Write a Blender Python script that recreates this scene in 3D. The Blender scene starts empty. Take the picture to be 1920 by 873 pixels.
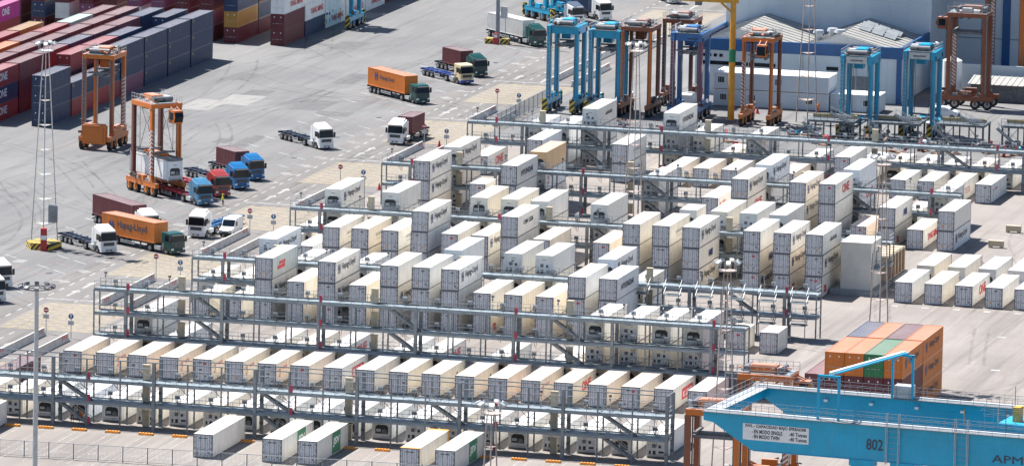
import bpy, math, random
from mathutils import Vector, Matrix
rnd = random.Random(7)
R = math.radians
SC = bpy.context.scene
COL = SC.collection
PI = math.pi

# ------------------------------------------------------------------ camera
yaw, pitch, roll = R(14.6232), R(8.75156), R(1.14132)
rv = Vector((math.cos(yaw), math.sin(yaw), 0))
hv = Vector((-math.sin(yaw), math.cos(yaw), 0))
fw = hv * math.cos(pitch) - Vector((0, 0, 1)) * math.sin(pitch)
up = rv.cross(fw)
r2 = rv * math.cos(roll) + up * math.sin(roll)
u2 = -rv * math.sin(roll) + up * math.cos(roll)
cam = bpy.data.cameras.new('camera')
cam.sensor_width = 36.0
cam.lens = 36.0 * 14524.95 / 1920.0
cam.clip_start = 5.0
cam.clip_end = 6000.0
co = bpy.data.objects.new('camera', cam)
COL.objects.link(co)
m3 = Matrix((r2, u2, -fw)).transposed()
co.matrix_world = Matrix.Translation((250, -1000, 169.942)) @ m3.to_4x4()
SC.camera = co

# ------------------------------------------------------------------ world, sun, exposure
travel = Vector((0.55, -0.25, -1.0)).normalized()
elev = math.asin(-travel.z)
az = math.atan2(-travel.x, -travel.y)
w = bpy.data.worlds.new('World')
SC.world = w
w.use_nodes = True
nt = w.node_tree
nt.nodes.clear()
sky = nt.nodes.new('ShaderNodeTexSky')
sky.sky_type = 'NISHITA'
sky.sun_disc = False
sky.sun_elevation = elev
sky.sun_rotation = az
sky.air_density = 1.0
sky.dust_density = 0.6
sky.ozone_density = 1.2
bg = nt.nodes.new('ShaderNodeBackground')
bg.inputs[1].default_value = 0.066
out = nt.nodes.new('ShaderNodeOutputWorld')
nt.links.new(sky.outputs[0], bg.inputs[0])
nt.links.new(bg.outputs[0], out.inputs[0])
sun = bpy.data.lights.new('sun', 'SUN')
sun.energy = 5.0
sun.angle = R(0.53)
sun.color = (1.0, 0.955, 0.89)
so = bpy.data.objects.new('sun', sun)
COL.objects.link(so)
so.rotation_euler = travel.to_track_quat('-Z', 'Y').to_euler()
so.location = (-100, 50, 200)
SC.view_settings.view_transform = 'Standard'
SC.view_settings.look = 'None'
SC.view_settings.gamma = 1.0
SC.view_settings.use_curve_mapping = False
SC.view_settings.exposure = 1.24

# ------------------------------------------------------------------ materials
M = {}

def nodes(name):
    m = bpy.data.materials.new(name)
    m.use_nodes = True
    t = m.node_tree
    b = t.nodes['Principled BSDF']
    return m, t, b

def mixrgb(t, blend, fac, a, b):
    n = t.nodes.new('ShaderNodeMix')
    n.data_type = 'RGBA'
    n.blend_type = blend
    for i, v in ((0, fac), (6, a), (7, b)):
        if hasattr(v, 'links'):
            t.links.new(v, n.inputs[i])
        else:
            n.inputs[i].default_value = v if i == 0 else (*v, 1) if len(v) == 3 else v
    return n.outputs[2]

def noise(t, scale, detail=3, vec=None, rough=0.6):
    n = t.nodes.new('ShaderNodeTexNoise')
    n.inputs['Scale'].default_value = scale
    n.inputs['Detail'].default_value = detail
    n.inputs['Roughness'].default_value = rough
    if vec is not None:
        t.links.new(vec, n.inputs['Vector'])
    return n.outputs[0]

def ramp(t, src, p0, p1, c0=(0, 0, 0), c1=(1, 1, 1)):
    n = t.nodes.new('ShaderNodeValToRGB')
    n.color_ramp.elements[0].position = p0
    n.color_ramp.elements[1].position = p1
    n.color_ramp.elements[0].color = (*c0, 1)
    n.color_ramp.elements[1].color = (*c1, 1)
    t.links.new(src, n.inputs[0])
    return n.outputs[0]

def mapping(t, coord='Object', scale=(1, 1, 1), rot=(0, 0, 0), obj_offset=False):
    tc = t.nodes.new('ShaderNodeTexCoord')
    mp = t.nodes.new('ShaderNodeMapping')
    mp.inputs['Scale'].default_value = scale
    mp.inputs['Rotation'].default_value = rot
    src = tc.outputs[coord]
    if obj_offset:
        oi = t.nodes.new('ShaderNodeObjectInfo')
        va = t.nodes.new('ShaderNodeVectorMath')
        va.operation = 'MULTIPLY_ADD'
        t.links.new(oi.outputs['Random'], va.inputs[0])
        va.inputs[1].default_value = (91, 37, 53)
        t.links.new(src, va.inputs[2])
        src = va.outputs[0]
    t.links.new(src, mp.inputs[0])
    return mp.outputs[0]

def simple(name, col, rough=0.55, metal=0.0, var=0.25, scale=1.5):
    m, t, b = nodes(name)
    v = mapping(t, 'Object', obj_offset=True)
    n = noise(t, scale, 4, v)
    dark = tuple(c * (1 - var) for c in col)
    lite = tuple(min(1, c * (1 + var * 0.6)) for c in col)
    c = mixrgb(t, 'MIX', ramp(t, n, 0.3, 0.7), dark, lite)
    t.links.new(c, b.inputs['Base Color'])
    b.inputs['Roughness'].default_value = rough
    b.inputs['Metallic'].default_value = metal
    M[name] = m
    return m

def paintmat(name, rough=0.5, dirt=0.5, rust=True):
    """colour comes from the object's own colour; weathering and a painted roof sheen on top"""
    m, t, b = nodes(name)
    oi = t.nodes.new('ShaderNodeObjectInfo')
    base = oi.outputs['Color']
    v1 = mapping(t, 'Object', obj_offset=True)
    patch = ramp(t, noise(t, 0.5, 4, v1), 0.35, 0.75, (0.88, 0.87, 0.86), (1.05, 1.05, 1.05))
    c = mixrgb(t, 'MULTIPLY', 1.0, base, patch)
    v2 = mapping(t, 'Object', (2.2, 2.2, 0.22), obj_offset=True)
    streak = ramp(t, noise(t, 1.6, 5, v2, 0.7), 0.52, 0.78)
    dr = ramp(t, oi.outputs['Random'], 0.15, 1.0, (dirt * 0.35,) * 3, (dirt * 2.1,) * 3)
    c = mixrgb(t, 'MIX', mixrgb(t, 'MULTIPLY', 1.0, streak, dr), c, (0.30, 0.24, 0.18))
    if rust:
        v3 = mapping(t, 'Object', (1, 1, 0.6), obj_offset=True)
        sp = ramp(t, noise(t, 3.0, 5, v3, 0.75), 0.64, 0.76)
        c = mixrgb(t, 'MIX', mixrgb(t, 'MULTIPLY', 1.0, sp, (0.55,) * 3), c, (0.22, 0.10, 0.05))
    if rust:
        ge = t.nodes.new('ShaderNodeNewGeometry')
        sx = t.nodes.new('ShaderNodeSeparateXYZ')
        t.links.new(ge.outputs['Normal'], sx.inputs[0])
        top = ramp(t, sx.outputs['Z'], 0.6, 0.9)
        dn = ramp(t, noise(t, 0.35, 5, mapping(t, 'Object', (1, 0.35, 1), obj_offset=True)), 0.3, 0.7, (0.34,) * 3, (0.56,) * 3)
        c = mixrgb(t, 'MIX', mixrgb(t, 'MULTIPLY', 1.0, top, dn), c, (0.34, 0.31, 0.305))  # pales up-facing faces: settled dust plus sky sheen painted into the colour
    t.links.new(c, b.inputs['Base Color'])
    b.inputs['Roughness'].default_value = rough
    M[name] = m
    return m

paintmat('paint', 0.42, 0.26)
paintmat('gloss', 0.3, 0.12, False)
simple('alu', (0.62, 0.63, 0.65), 0.5, 0.0, 0.15, 2.5)
simple('dark', (0.025, 0.027, 0.03), 0.6, 0, 0.3)
simple('rod', (0.24, 0.25, 0.29), 0.5, 0.2)
simple('frame', (0.15, 0.155, 0.17), 0.55, 0.0, 0.4, 3)
simple('steel', (0.21, 0.235, 0.255), 0.5, 0.1, 0.25, 0.8)
simple('grating', (0.215, 0.26, 0.29), 0.5, 0.1, 0.3, 0.9)
simple('galv', (0.45, 0.47, 0.49), 0.45, 0.4, 0.2)
simple('tyre', (0.018, 0.018, 0.02), 0.8)
simple('rim', (0.35, 0.36, 0.38), 0.4, 0.5)
simple('black', (0.02, 0.02, 0.022), 0.5)
simple('white', (0.78, 0.78, 0.77), 0.5, 0, 0.08)
simple('cream', (0.46, 0.39, 0.28), 0.55, 0, 0.15)
simple('red', (0.42, 0.03, 0.04), 0.5, 0, 0.2)
simple('yellow', (0.55, 0.27, 0.02), 0.5, 0, 0.2)
simple('orange', (0.70, 0.24, 0.03), 0.5, 0, 0.3)
simple('navy', (0.02, 0.05, 0.17), 0.5, 0, 0.2)
simple('ink', (0.05, 0.055, 0.075), 0.6, 0, 0.2)
simple('logored', (0.62, 0.05, 0.06), 0.6, 0, 0.2)
simple('faded', (0.62, 0.25, 0.20), 0.6, 0, 0.2)
simple('green', (0.01, 0.20, 0.09), 0.5, 0, 0.2)
simple('amber', (0.75, 0.33, 0.06), 0.5, 0, 0.2)
simple('craneblue', (0.003, 0.36, 0.59), 0.4, 0, 0.16, 0.6)
simple('roofmetal', (0.30, 0.295, 0.28), 0.5, 0.0, 0.12, 0.4)
simple('cladding', (0.52, 0.58, 0.63), 0.5, 0.0, 0.08, 0.2)
simple('fascia', (0.012, 0.085, 0.24), 0.45, 0, 0.12, 0.3)
simple('rust', (0.20, 0.10, 0.06), 0.75, 0, 0.45, 2)
simple('concrete', (0.48, 0.47, 0.46), 0.8, 0, 0.2, 1.5)
simple('skin', (0.45, 0.26, 0.18), 0.6)
simple('hivis', (0.60, 0.62, 0.05), 0.6)
simple('hiorange', (0.80, 0.20, 0.03), 0.6)
simple('cloth', (0.03, 0.04, 0.07), 0.8)
simple('linepaint', (0.27, 0.27, 0.265), 0.7, 0, 0.4, 0.9)
simple('lineyellow', (0.33, 0.26, 0.12), 0.7, 0, 0.35, 0.8)
simple('linered', (0.24, 0.13, 0.115), 0.7, 0, 0.35, 0.8)

simple('offwhite', (0.56, 0.54, 0.49), 0.6, 0, 0.12, 0.5)
simple('fademark', (0.50, 0.48, 0.46), 0.6)
simple('railgrey', (0.26, 0.29, 0.32), 0.5, 0.1)
simple('firebox', (0.36, 0.03, 0.07), 0.5)
simple('mast', (0.38, 0.31, 0.28), 0.6, 0, 0.35, 0.3)
simple('standsteel', (0.10, 0.12, 0.14), 0.5, 0.1, 0.3)
simple('gablewhite', (0.62, 0.61, 0.58), 0.5, 0, 0.1)
m, t, b = nodes('glass'); M['glass'] = m
b.inputs['Base Color'].default_value = (0.006, 0.012, 0.02, 1)
b.inputs['Roughness'].default_value = 0.08
b.inputs['Specular IOR Level'].default_value = 0.22

def stripes(name, a, c, scale, rot):
    m, t, b = nodes(name)
    v = mapping(t, 'Object', (1, 1, 1), rot)
    wv = t.nodes.new('ShaderNodeTexWave')
    wv.wave_type = 'BANDS'
    wv.bands_direction = 'Z'
    wv.inputs['Scale'].default_value = scale
    t.links.new(v, wv.inputs['Vector'])
    t.links.new(mixrgb(t, 'MIX', ramp(t, wv.outputs[0], 0.48, 0.52), a, c), b.inputs['Base Color'])
    b.inputs['Roughness'].default_value = 0.55
    M[name] = m
stripes('redwhite', (0.62, 0.60, 0.56), (0.36, 0.09, 0.04), 0.8, (R(35), R(35), 0))
stripes('blackyellow', (0.60, 0.42, 0.05), (0.03, 0.03, 0.03), 0.6, (R(40), R(40), 0))

def groundmat(name, c0, c1, streak, sdir=0.0, stain=0.5, joints=0.0):
    m, t, b = nodes(name)
    v = mapping(t, 'Object')
    big = ramp(t, noise(t, 0.035, 5, v), 0.35, 0.68)
    c = mixrgb(t, 'MIX', big, c0, c1)
    vs = mapping(t, 'Object', (1.0, 0.06, 1), (0, 0, sdir))
    st = ramp(t, noise(t, 0.35, 6, vs, 0.65), 0.46, 0.72)
    c = mixrgb(t, 'MIX', mixrgb(t, 'MULTIPLY', 1.0, st, (stain,) * 3), c, streak)
    vs2 = mapping(t, 'Object', (1.0, 0.10, 1), (0, 0, sdir + 0.9))
    st2 = ramp(t, noise(t, 0.22, 5, vs2, 0.65), 0.55, 0.75)
    c = mixrgb(t, 'MIX', mixrgb(t, 'MULTIPLY', 1.0, st2, (stain * 0.7,) * 3), c, tuple(x * 0.85 for x in streak))
    spots = ramp(t, noise(t, 0.5, 3, v), 0.66, 0.76)
    c = mixrgb(t, 'MIX', mixrgb(t, 'MULTIPLY', 1.0, spots, (stain * 0.5,) * 3), c, tuple(x * 0.6 for x in streak))
    vs3 = mapping(t, 'Object', (0.9, 0.09, 1), (0, 0, 0.785))
    st3 = ramp(t, noise(t, 0.5, 5, vs3, 0.7), 0.56, 0.74)
    c = mixrgb(t, 'MIX', mixrgb(t, 'MULTIPLY', 1.0, st3, (stain * 0.7,) * 3), c, tuple(min(1, x * 1.45) for x in c1))
    for an, sc, th in ((0.05, 0.55, 0.60), (0.72, 0.45, 0.63), (-0.35, 0.35, 0.64)):
        vt = mapping(t, 'Object', (1.0, 0.018, 1), (0, 0, an))
        tr = ramp(t, noise(t, sc, 3, vt, 0.5), th, th + 0.05)
        c = mixrgb(t, 'MIX', mixrgb(t, 'MULTIPLY', 1.0, tr, (stain * 0.6,) * 3), c, tuple(x * 0.72 for x in streak))
    fine = ramp(t, noise(t, 2.5, 4, v), 0.2, 0.8, (0.88,) * 3, (1.09,) * 3)
    c = mixrgb(t, 'MULTIPLY', 1.0, c, fine)
    if joints:
        br = t.nodes.new('ShaderNodeTexBrick')
        br.offset = 0
        br.inputs['Scale'].default_value = 1.0
        br.inputs['Mortar Size'].default_value = 0.05
        br.inputs['Brick Width'].default_value = joints
        br.inputs['Row Height'].default_value = joints
        t.links.new(mapping(t, 'Object'), br.inputs['Vector'])
        c = mixrgb(t, 'MULTIPLY', mixrgb(t, 'MULTIPLY', 1.0, br.outputs['Fac'], (0.35,) * 3), c, (0.45, 0.42, 0.40))
    t.links.new(c, b.inputs['Base Color'])
    b.inputs['Roughness'].default_value = 0.85
    M[name] = m
groundmat('yardground', (0.108, 0.109, 0.113), (0.150, 0.149, 0.150), (0.078, 0.078, 0.082), 0.1, 0.55)
groundmat('apron', (0.168, 0.149, 0.138), (0.230, 0.208, 0.195), (0.118, 0.105, 0.098), 0.0, 0.5, 6.0)
groundmat('roadsurf', (0.118, 0.110, 0.108), (0.150, 0.142, 0.138), (0.085, 0.080, 0.079), 0.0, 0.6)
groundmat('hatchground', (0.160, 0.143, 0.128), (0.205, 0.186, 0.166), (0.115, 0.103, 0.095), 0.0, 0.4)

m, t, b = nodes('tyremark'); M['tyremark'] = m
b.inputs['Base Color'].default_value = (0.035, 0.035, 0.038, 1)
b.inputs['Roughness'].default_value = 0.8
al = ramp(t, noise(t, 0.25, 5, mapping(t, 'Object')), 0.35, 0.72, (0.0,) * 3, (0.22,) * 3)
t.links.new(al, b.inputs['Alpha'])
m, t, b = nodes('patch'); M['patch'] = m
c = mixrgb(t, 'MIX', ramp(t, noise(t, 0.8, 5, mapping(t, 'Object', obj_offset=True)), 0.3, 0.7), (0.075, 0.076, 0.08), (0.11, 0.11, 0.112))
t.links.new(c, b.inputs['Base Color']); b.inputs['Roughness'].default_value = 0.9
m, t, b = nodes('palepatch'); M['palepatch'] = m
c = mixrgb(t, 'MIX', ramp(t, noise(t, 0.8, 5, mapping(t, 'Object', obj_offset=True)), 0.3, 0.7), (0.17, 0.168, 0.165), (0.22, 0.217, 0.21))
t.links.new(c, b.inputs['Base Color']); b.inputs['Roughness'].default_value = 0.9
# ------------------------------------------------------------------ mesh building
class MB:
    def __init__(s):
        s.v, s.f, s.mi, s.mats = [], [], [], []
    def _m(s, mat):
        if mat not in s.mats:
            s.mats.append(mat)
        return s.mats.index(mat)
    def quadmesh(s, vs, fs, mat):
        o = len(s.v); k = s._m(mat)
        s.v += [tuple(p) for p in vs]
        for f in fs:
            s.f.append([i + o for i in f]); s.mi.append(k)
        return s
    def box(s, x0, x1, y0, y1, z0, z1, mat):
        vs = [(x0, y0, z0), (x1, y0, z0), (x1, y1, z0), (x0, y1, z0), (x0, y0, z1), (x1, y0, z1), (x1, y1, z1), (x0, y1, z1)]
        fs = [(0, 3, 2, 1), (4, 5, 6, 7), (0, 1, 5, 4), (1, 2, 6, 5), (2, 3, 7, 6), (3, 0, 4, 7)]
        return s.quadmesh(vs, fs, mat)
    def bar(s, p, q, wd, h, mat):
        p, q = Vector(p), Vector(q)
        d = (q - p).normalized()
        a = d.cross(Vector((0, 0, 1)))
        if a.length < 1e-4:
            a = Vector((1, 0, 0))
        a.normalize()
        bb = a.cross(d).normalized()
        a *= wd / 2; bb *= h / 2
        vs = [p - a - bb, p + a - bb, p + a + bb, p - a + bb, q - a - bb, q + a - bb, q + a + bb, q - a + bb]
        fs = [(0, 1, 2, 3), (7, 6, 5, 4), (0, 4, 5, 1), (1, 5, 6, 2), (2, 6, 7, 3), (3, 7, 4, 0)]
        return s.quadmesh(vs, fs, mat)
    def cyl(s, p, q, r, mat, n=10, rb=None):
        p, q = Vector(p), Vector(q)
        rb = r if rb is None else rb
        d = (q - p).normalized()
        a = d.orthogonal().normalized()
        c = d.cross(a)
        vs = []
        for k in range(n):
            an = 2 * PI * k / n
            e = a * math.cos(an) + c * math.sin(an)
            vs += [p + e * r, q + e * rb]
        fs = [(2 * k, 2 * ((k + 1) % n), 2 * ((k + 1) % n) + 1, 2 * k + 1) for k in range(n)]
        fs += [tuple(2 * k for k in reversed(range(n))), tuple(2 * k + 1 for k in range(n))]
        return s.quadmesh(vs, fs, mat)
    def prism(s, prof, y0, y1, mat):
        """profile in x,z extruded along y"""
        n = len(prof)
        vs = [(x, y0, z) for x, z in prof] + [(x, y1, z) for x, z in prof]
        fs = [tuple(range(n)), tuple(reversed(range(n, 2 * n)))]
        fs += [(i, i + n, (i + 1) % n + n, (i + 1) % n) for i in range(n)]
        return s.quadmesh(vs, fs, mat)
    def poly(s, pts, mat):
        return s.quadmesh(pts, [tuple(range(len(pts)))], mat)
    def mesh(s, name):
        me = bpy.data.meshes.new(name)
        me.from_pydata(s.v, [], s.f)
        for k in s.mats:
            me.materials.append(M[k])
        me.polygons.foreach_set('material_index', s.mi)
        me.update()
        return me

def fixnormals(me):
    import bmesh
    bm = bmesh.new(); bm.from_mesh(me)
    bmesh.ops.recalc_face_normals(bm, faces=bm.faces)
    bm.to_mesh(me); bm.free()
    return me

def bevel(mb, name, wdt=0.08, seg=2):
    import bmesh
    me = mb.mesh(name)
    bm = bmesh.new(); bm.from_mesh(me)
    bmesh.ops.recalc_face_normals(bm, faces=bm.faces)
    es = [e for e in bm.edges if len(e.link_faces) == 2 and e.calc_face_angle(0) > 0.5]
    bmesh.ops.bevel(bm, geom=es, offset=wdt, segments=seg, affect='EDGES', profile=0.6)
    bm.to_mesh(me); bm.free()
    return me

def obj(name, me, parent=None, loc=(0, 0, 0), rz=0.0, color=None, mat4=None):
    if isinstance(me, MB):
        me = fixnormals(me.mesh(name))
    o = bpy.data.objects.new(name, me)
    COL.objects.link(o)
    if parent is not None:
        o.parent = parent
    if mat4 is not None:
        o.matrix_local = mat4
    else:
        o.location = loc
        if rz:
            o.rotation_euler = (0, 0, rz)
    if color is not None:
        o.color = (*color, 1)
    return o

def tag(o, label, cat, group=None):
    o['label'] = label
    o['category'] = cat
    if group:
        o['group'] = group
    return o

def thing(name, label, cat, loc=(0, 0, 0), rz=0.0, group=None):
    o = obj(name, None, None, loc, rz)
    o.empty_display_size = 0.5
    return tag(o, label, cat, group)

def struct(name, mb, parent=None, kind='structure'):
    o = obj(name, mb, parent)
    if parent is None:
        o['kind'] = kind
    return o

ORD = ['zeroth', 'first', 'second', 'third', 'fourth', 'fifth', 'sixth', 'seventh', 'eighth', 'ninth', 'tenth', 'eleventh', 'twelfth', 'thirteenth', 'fourteenth', 'fifteenth', 'sixteenth', 'seventeenth', 'eighteenth', 'nineteenth', 'twentieth', 'twenty-first', 'twenty-second', 'twenty-third', 'twenty-fourth']

# text as mesh, cached; lies in local XY plane, origin at left baseline
_txt = {}
def textmesh(s, mat, bold=0.0, shear=0.0, space=1.0):
    key = (s, mat, bold, shear)
    if key not in _txt:
        cu = bpy.data.curves.new('lettering', 'FONT')
        cu.body = s
        cu.offset = bold
        cu.shear = shear
        cu.resolution_u = 2
        cu.space_character = space
        o = bpy.data.objects.new('tmp', cu)
        COL.objects.link(o)
        dg = bpy.context.evaluated_depsgraph_get()
        me = bpy.data.meshes.new_from_object(o.evaluated_get(dg))
        me.name = 'lettering'
        me.materials.clear()
        me.materials.append(M[mat])
        bpy.data.objects.remove(o)
        xs = [v.co.x for v in me.vertices]; ys = [v.co.y for v in me.vertices]
        x0, y0 = min(xs), min(ys)
        for v in me.vertices:
            v.co.x -= x0; v.co.y -= y0
        _txt[key] = (me, max(xs) - x0, max(ys) - y0)
    return _txt[key]

def put_text(parent, s, origin, right, upv, width, mat, height=None, bold=0.0, shear=0.0, name='lettering'):
    me, tw, th = textmesh(s, mat, bold, shear)
    sx = width / tw
    sy = height / th if height else sx
    rgt, u = Vector(right).normalized(), Vector(upv).normalized()
    nrm = rgt.cross(u)
    mt = Matrix.Translation(origin) @ Matrix((rgt * sx, u * sy, nrm)).transposed().to_4x4()
    return obj(name, me, parent, mat4=mt)
# ------------------------------------------------------------------ ground
def sheet(name, x0, x1, y0, y1, z, mat):
    mb = MB(); mb.poly([(x0, y0, z), (x1, y0, z), (x1, y1, z), (x0, y1, z)], mat)
    return struct(name, mb)
sheet('ground', -2500, 2500, -1500, 3500, 0.0, 'yardground')
sheet('rack_pavement', -57.6, 160, -400, 162, 0.005, 'apron')
sheet('truck_road', -76.5, -57.9, -200, 420, 0.006, 'roadsurf')
hz = [(-86, -61.5), (-37.5, -14.5), (9.5, 31), (56.5, 79.5), (103.5, 127.5), (150.5, 177), (199, 224), (296, 330)]
for i, (a, c) in enumerate(hz):
    sheet('junction_box_paving', -71.8, -58.4, a + 1, c - 1, 0.010, 'hatchground')

def marking(name, mb):
    o = struct(name, mb)
    return o
# yellow hatching on junctions
mb = MB()
for a, c in hz:
    a += 1; c -= 1
    x0, x1 = -71.6, -58.6
    L = c - a
    n = int(L / 2.6) + 5
    for k in range(-5, n):
        for sgn in (1, -1):
            ya = a + k * 2.6
            p0, p1 = (x0, ya), (x1, ya + 13 * 0.62)
            if sgn < 0:
                p0, p1 = (x0, ya + 13 * 0.62), (x1, ya)
            pts = []
            for tt in range(21):
                f = tt / 20
                y = p0[1] + (p1[1] - p0[1]) * f
                if a < y < c:
                    pts.append((p0[0] + (p1[0] - p0[0]) * f, y))
            if len(pts) > 2:
                (xa, y_a), (xb, y_b) = pts[0], pts[-1]
                wv = 0.11
                mb.poly([(xa, y_a - wv, 0.014), (xb, y_b - wv, 0.014), (xb, y_b + wv, 0.014), (xa, y_a + wv, 0.014)], 'lineyellow')
    for y in (a, c):
        mb.poly([(x0, y - 0.12, 0.015), (x1, y - 0.12, 0.015), (x1, y + 0.12, 0.015), (x0, y + 0.12, 0.015)], 'lineyellow')
marking('yellow_junction_hatching', mb)
# white dashes, arrows
mb = MB()
y = -120
while y < 380:
    inj = any(a < y < c for a, c in hz)
    mb.poly([(-73.5, y, 0.014), (-73.2, y, 0.014), (-73.2, y + 2.2, 0.014), (-73.5, y + 2.2, 0.014)], 'linepaint')
    if not inj:
        mb.poly([(-68.4, y, 0.014), (-68.15, y, 0.014), (-68.15, y + 2.2, 0.014), (-68.4, y + 2.2, 0.014)], 'linepaint')
    y += 4.6
for a, c in hz:
    for (xc, yc, s) in ((-70.9, a - 9, 1), (-65.9, a - 13, 1), (-70.9, c + 8, 1), (-65.9, c + 6, 1)):
        mb.poly([(xc - 0.22, yc - 2.6, 0.015), (xc + 0.22, yc - 2.6, 0.015), (xc + 0.22, yc + 1, 0.015), (xc - 0.22, yc + 1, 0.015)], 'linepaint')
        mb.poly([(xc - 0.75, yc + 1, 0.0155), (xc + 0.75, yc + 1, 0.0155), (xc, yc + 3.0, 0.0155)], 'linepaint')
    mb.poly([(-72.9, c + 2.2, 0.014), (-58.8, c + 2.2, 0.014), (-58.8, c + 2.7, 0.014), (-72.9, c + 2.7, 0.014)], 'linepaint')
marking('white_road_markings', mb)
# herringbone truck bays
mb = MB(); mr = MB()
d = Vector((0.7071, -0.7071, 0)); n_ = Vector((0.7071, 0.7071, 0))
k = -3
for k in range(-6, 62):
    base = Vector((-77.0, 18.0 + 9.1 * (k * 0.5), 0))
    tgt = mb if k % 2 == 0 else mr
    ln = 17 if k % 2 == 0 else 13
    mat = 'linepaint' if k % 2 == 0 else 'linered'
    s = 0.0
    while s < ln:
        seg = 1.6 if mat == 'linered' else 5.0
        if rnd.random() < (0.55 if mat == 'linepaint' else 0.7):
            p = base - d * s; q = base - d * (s + seg * 0.72)
            wv = n_ * (0.13 if mat == 'linepaint' else 0.10)
            tgt.poly([p - wv + Vector((0, 0, 0.012)), p + wv + Vector((0, 0, 0.012)), q + wv + Vector((0, 0, 0.012)), q - wv + Vector((0, 0, 0.012))], mat)
        s += seg
    if k % 2 == 0:
        p = base - d * 2.2 + n_ * 2.6 + Vector((0, 0, 0.013))
        for j in range(4):
            a = p + d * (j * 0.75) + n_ * (rnd.uniform(-0.4, 0.4))
            mb.poly([a, a + n_ * 1.5, a + n_ * 1.5 + d * 0.35, a + d * 0.35], 'linepaint')
marking('white_bay_lines', mb)
marking('red_bay_lines', mr)
# parking slots in front of the first rack
mb = MB()
for i in range(-3, 22):
    x = -39.9 + 4.33 * i - 1.0
    for xx in (x, x + 3.1):
        mb.poly([(xx - 0.07, -128, 0.012), (xx + 0.07, -128, 0.012), (xx + 0.07, -105.5, 0.012), (xx - 0.07, -105.5, 0.012)], 'linepaint')
    mb.poly([(x, -119.4, 0.0125), (x + 3.1, -119.4, 0.0125), (x + 3.1, -119.25, 0.0125), (x, -119.25, 0.0125)], 'linepaint')
for i in range(16):
    x = 36.4 + (i % 5) * 4.3; y = 24 - (i // 5) * 26
    if i // 5 == 0:
        mb.poly([(x, y, 0.012), (x + 1.0, y, 0.012), (x + 1.0, y + 1.2, 0.012), (x, y + 1.2, 0.012)], 'linepaint')
for kx in range(14):
    for ky in range(7):
        x = 38 + kx * 4.3 + rnd.uniform(-0.3, 0.3); y = -100 + ky * 26 + rnd.uniform(-0.5, 0.5)
        if rnd.random() < 0.6 and not (38 < x < 56 and -56 < y < -20):
            mb.poly([(x, y, 0.0125), (x + 1.2, y, 0.0125), (x + 1.2, y + 0.9, 0.0125), (x, y + 0.9, 0.0125)], 'linepaint')
marking('white_slot_markings', mb)
for i, s in enumerate(('05', '06', '07', '08', '09', '10', '11', '12', '13')):
    x = -39.9 + 4.33 * i
    t_ = put_text(None, s, (x - 0.7, -121.2, 0.014), (1, 0, 0), (0, 1, 0), 2.1, 'linepaint', height=1.5, name='painted_slot_number')
    t_['kind'] = 'structure'

# tyre marks, repairs, drains
mb = MB()
def arc(x, y, ang, L, bend, gauge=1.9):
    for off in (-gauge / 2, gauge / 2):
        pts = []
        for k in range(25):
            f_ = k / 24
            a_ = ang + bend * f_
            px = x + math.cos(ang + bend * f_ * 0.5) * L * f_; py = y + math.sin(ang + bend * f_ * 0.5) * L * f_
            nx, ny = -math.sin(a_), math.cos(a_)
            pts.append((px + nx * off, py + ny * off, nx * 0.22, ny * 0.22))
        z = 0.0085 + rnd.random() * 0.001
        vs = []
        for px, py, ax, ay in pts:
            vs += [(px - ax, py - ay, z), (px + ax, py + ay, z)]
        mb.quadmesh(vs, [(2 * k, 2 * k + 2, 2 * k + 3, 2 * k + 1) for k in range(24)], 'tyremark')
for k in range(46):
    arc(rnd.uniform(-120, -84), rnd.uniform(-10, 260), rnd.choice((R(90), R(-45), R(70), R(110), R(-60))) + rnd.uniform(-0.15, 0.15), rnd.uniform(25, 90), rnd.uniform(-0.9, 0.9), rnd.choice((1.9, 4.5)))
for k in range(16):
    arc(rnd.choice((-75, -70.5, -66, -62)) + rnd.uniform(-0.8, 0.8), rnd.uniform(-60, 260), R(90) + rnd.uniform(-0.03, 0.03), rnd.uniform(30, 80), rnd.uniform(-0.1, 0.1))
for k in range(26):
    arc(rnd.uniform(37, 62), rnd.uniform(-90, 110), R(90) + rnd.uniform(-0.6, 0.6), rnd.uniform(20, 50), rnd.uniform(-0.9, 0.9), rnd.choice((1.9, 4.5)))
struct('tyre_marks', mb)
for k in range(26):
    x = rnd.uniform(-121, -84); y = rnd.uniform(0, 300); a_, c_ = rnd.uniform(1.5, 6), rnd.uniform(2, 14)
    sheet('asphalt_repair', x, x + a_, y, y + c_, 0.0045 + k * 0.00005, rnd.choice(('patch', 'patch', 'palepatch')))
mb = MB()
for y in range(-40, 330, 24):
    mb.box(-79.6, -78.9, y, y + 1.3, 0.0, 0.02, 'dark')
    for q in range(4):
        mb.box(-79.55, -78.95, y + 0.15 + q * 0.3, y + 0.22 + q * 0.3, 0.02, 0.03, 'steel')
struct('drain_grates', mb)

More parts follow.
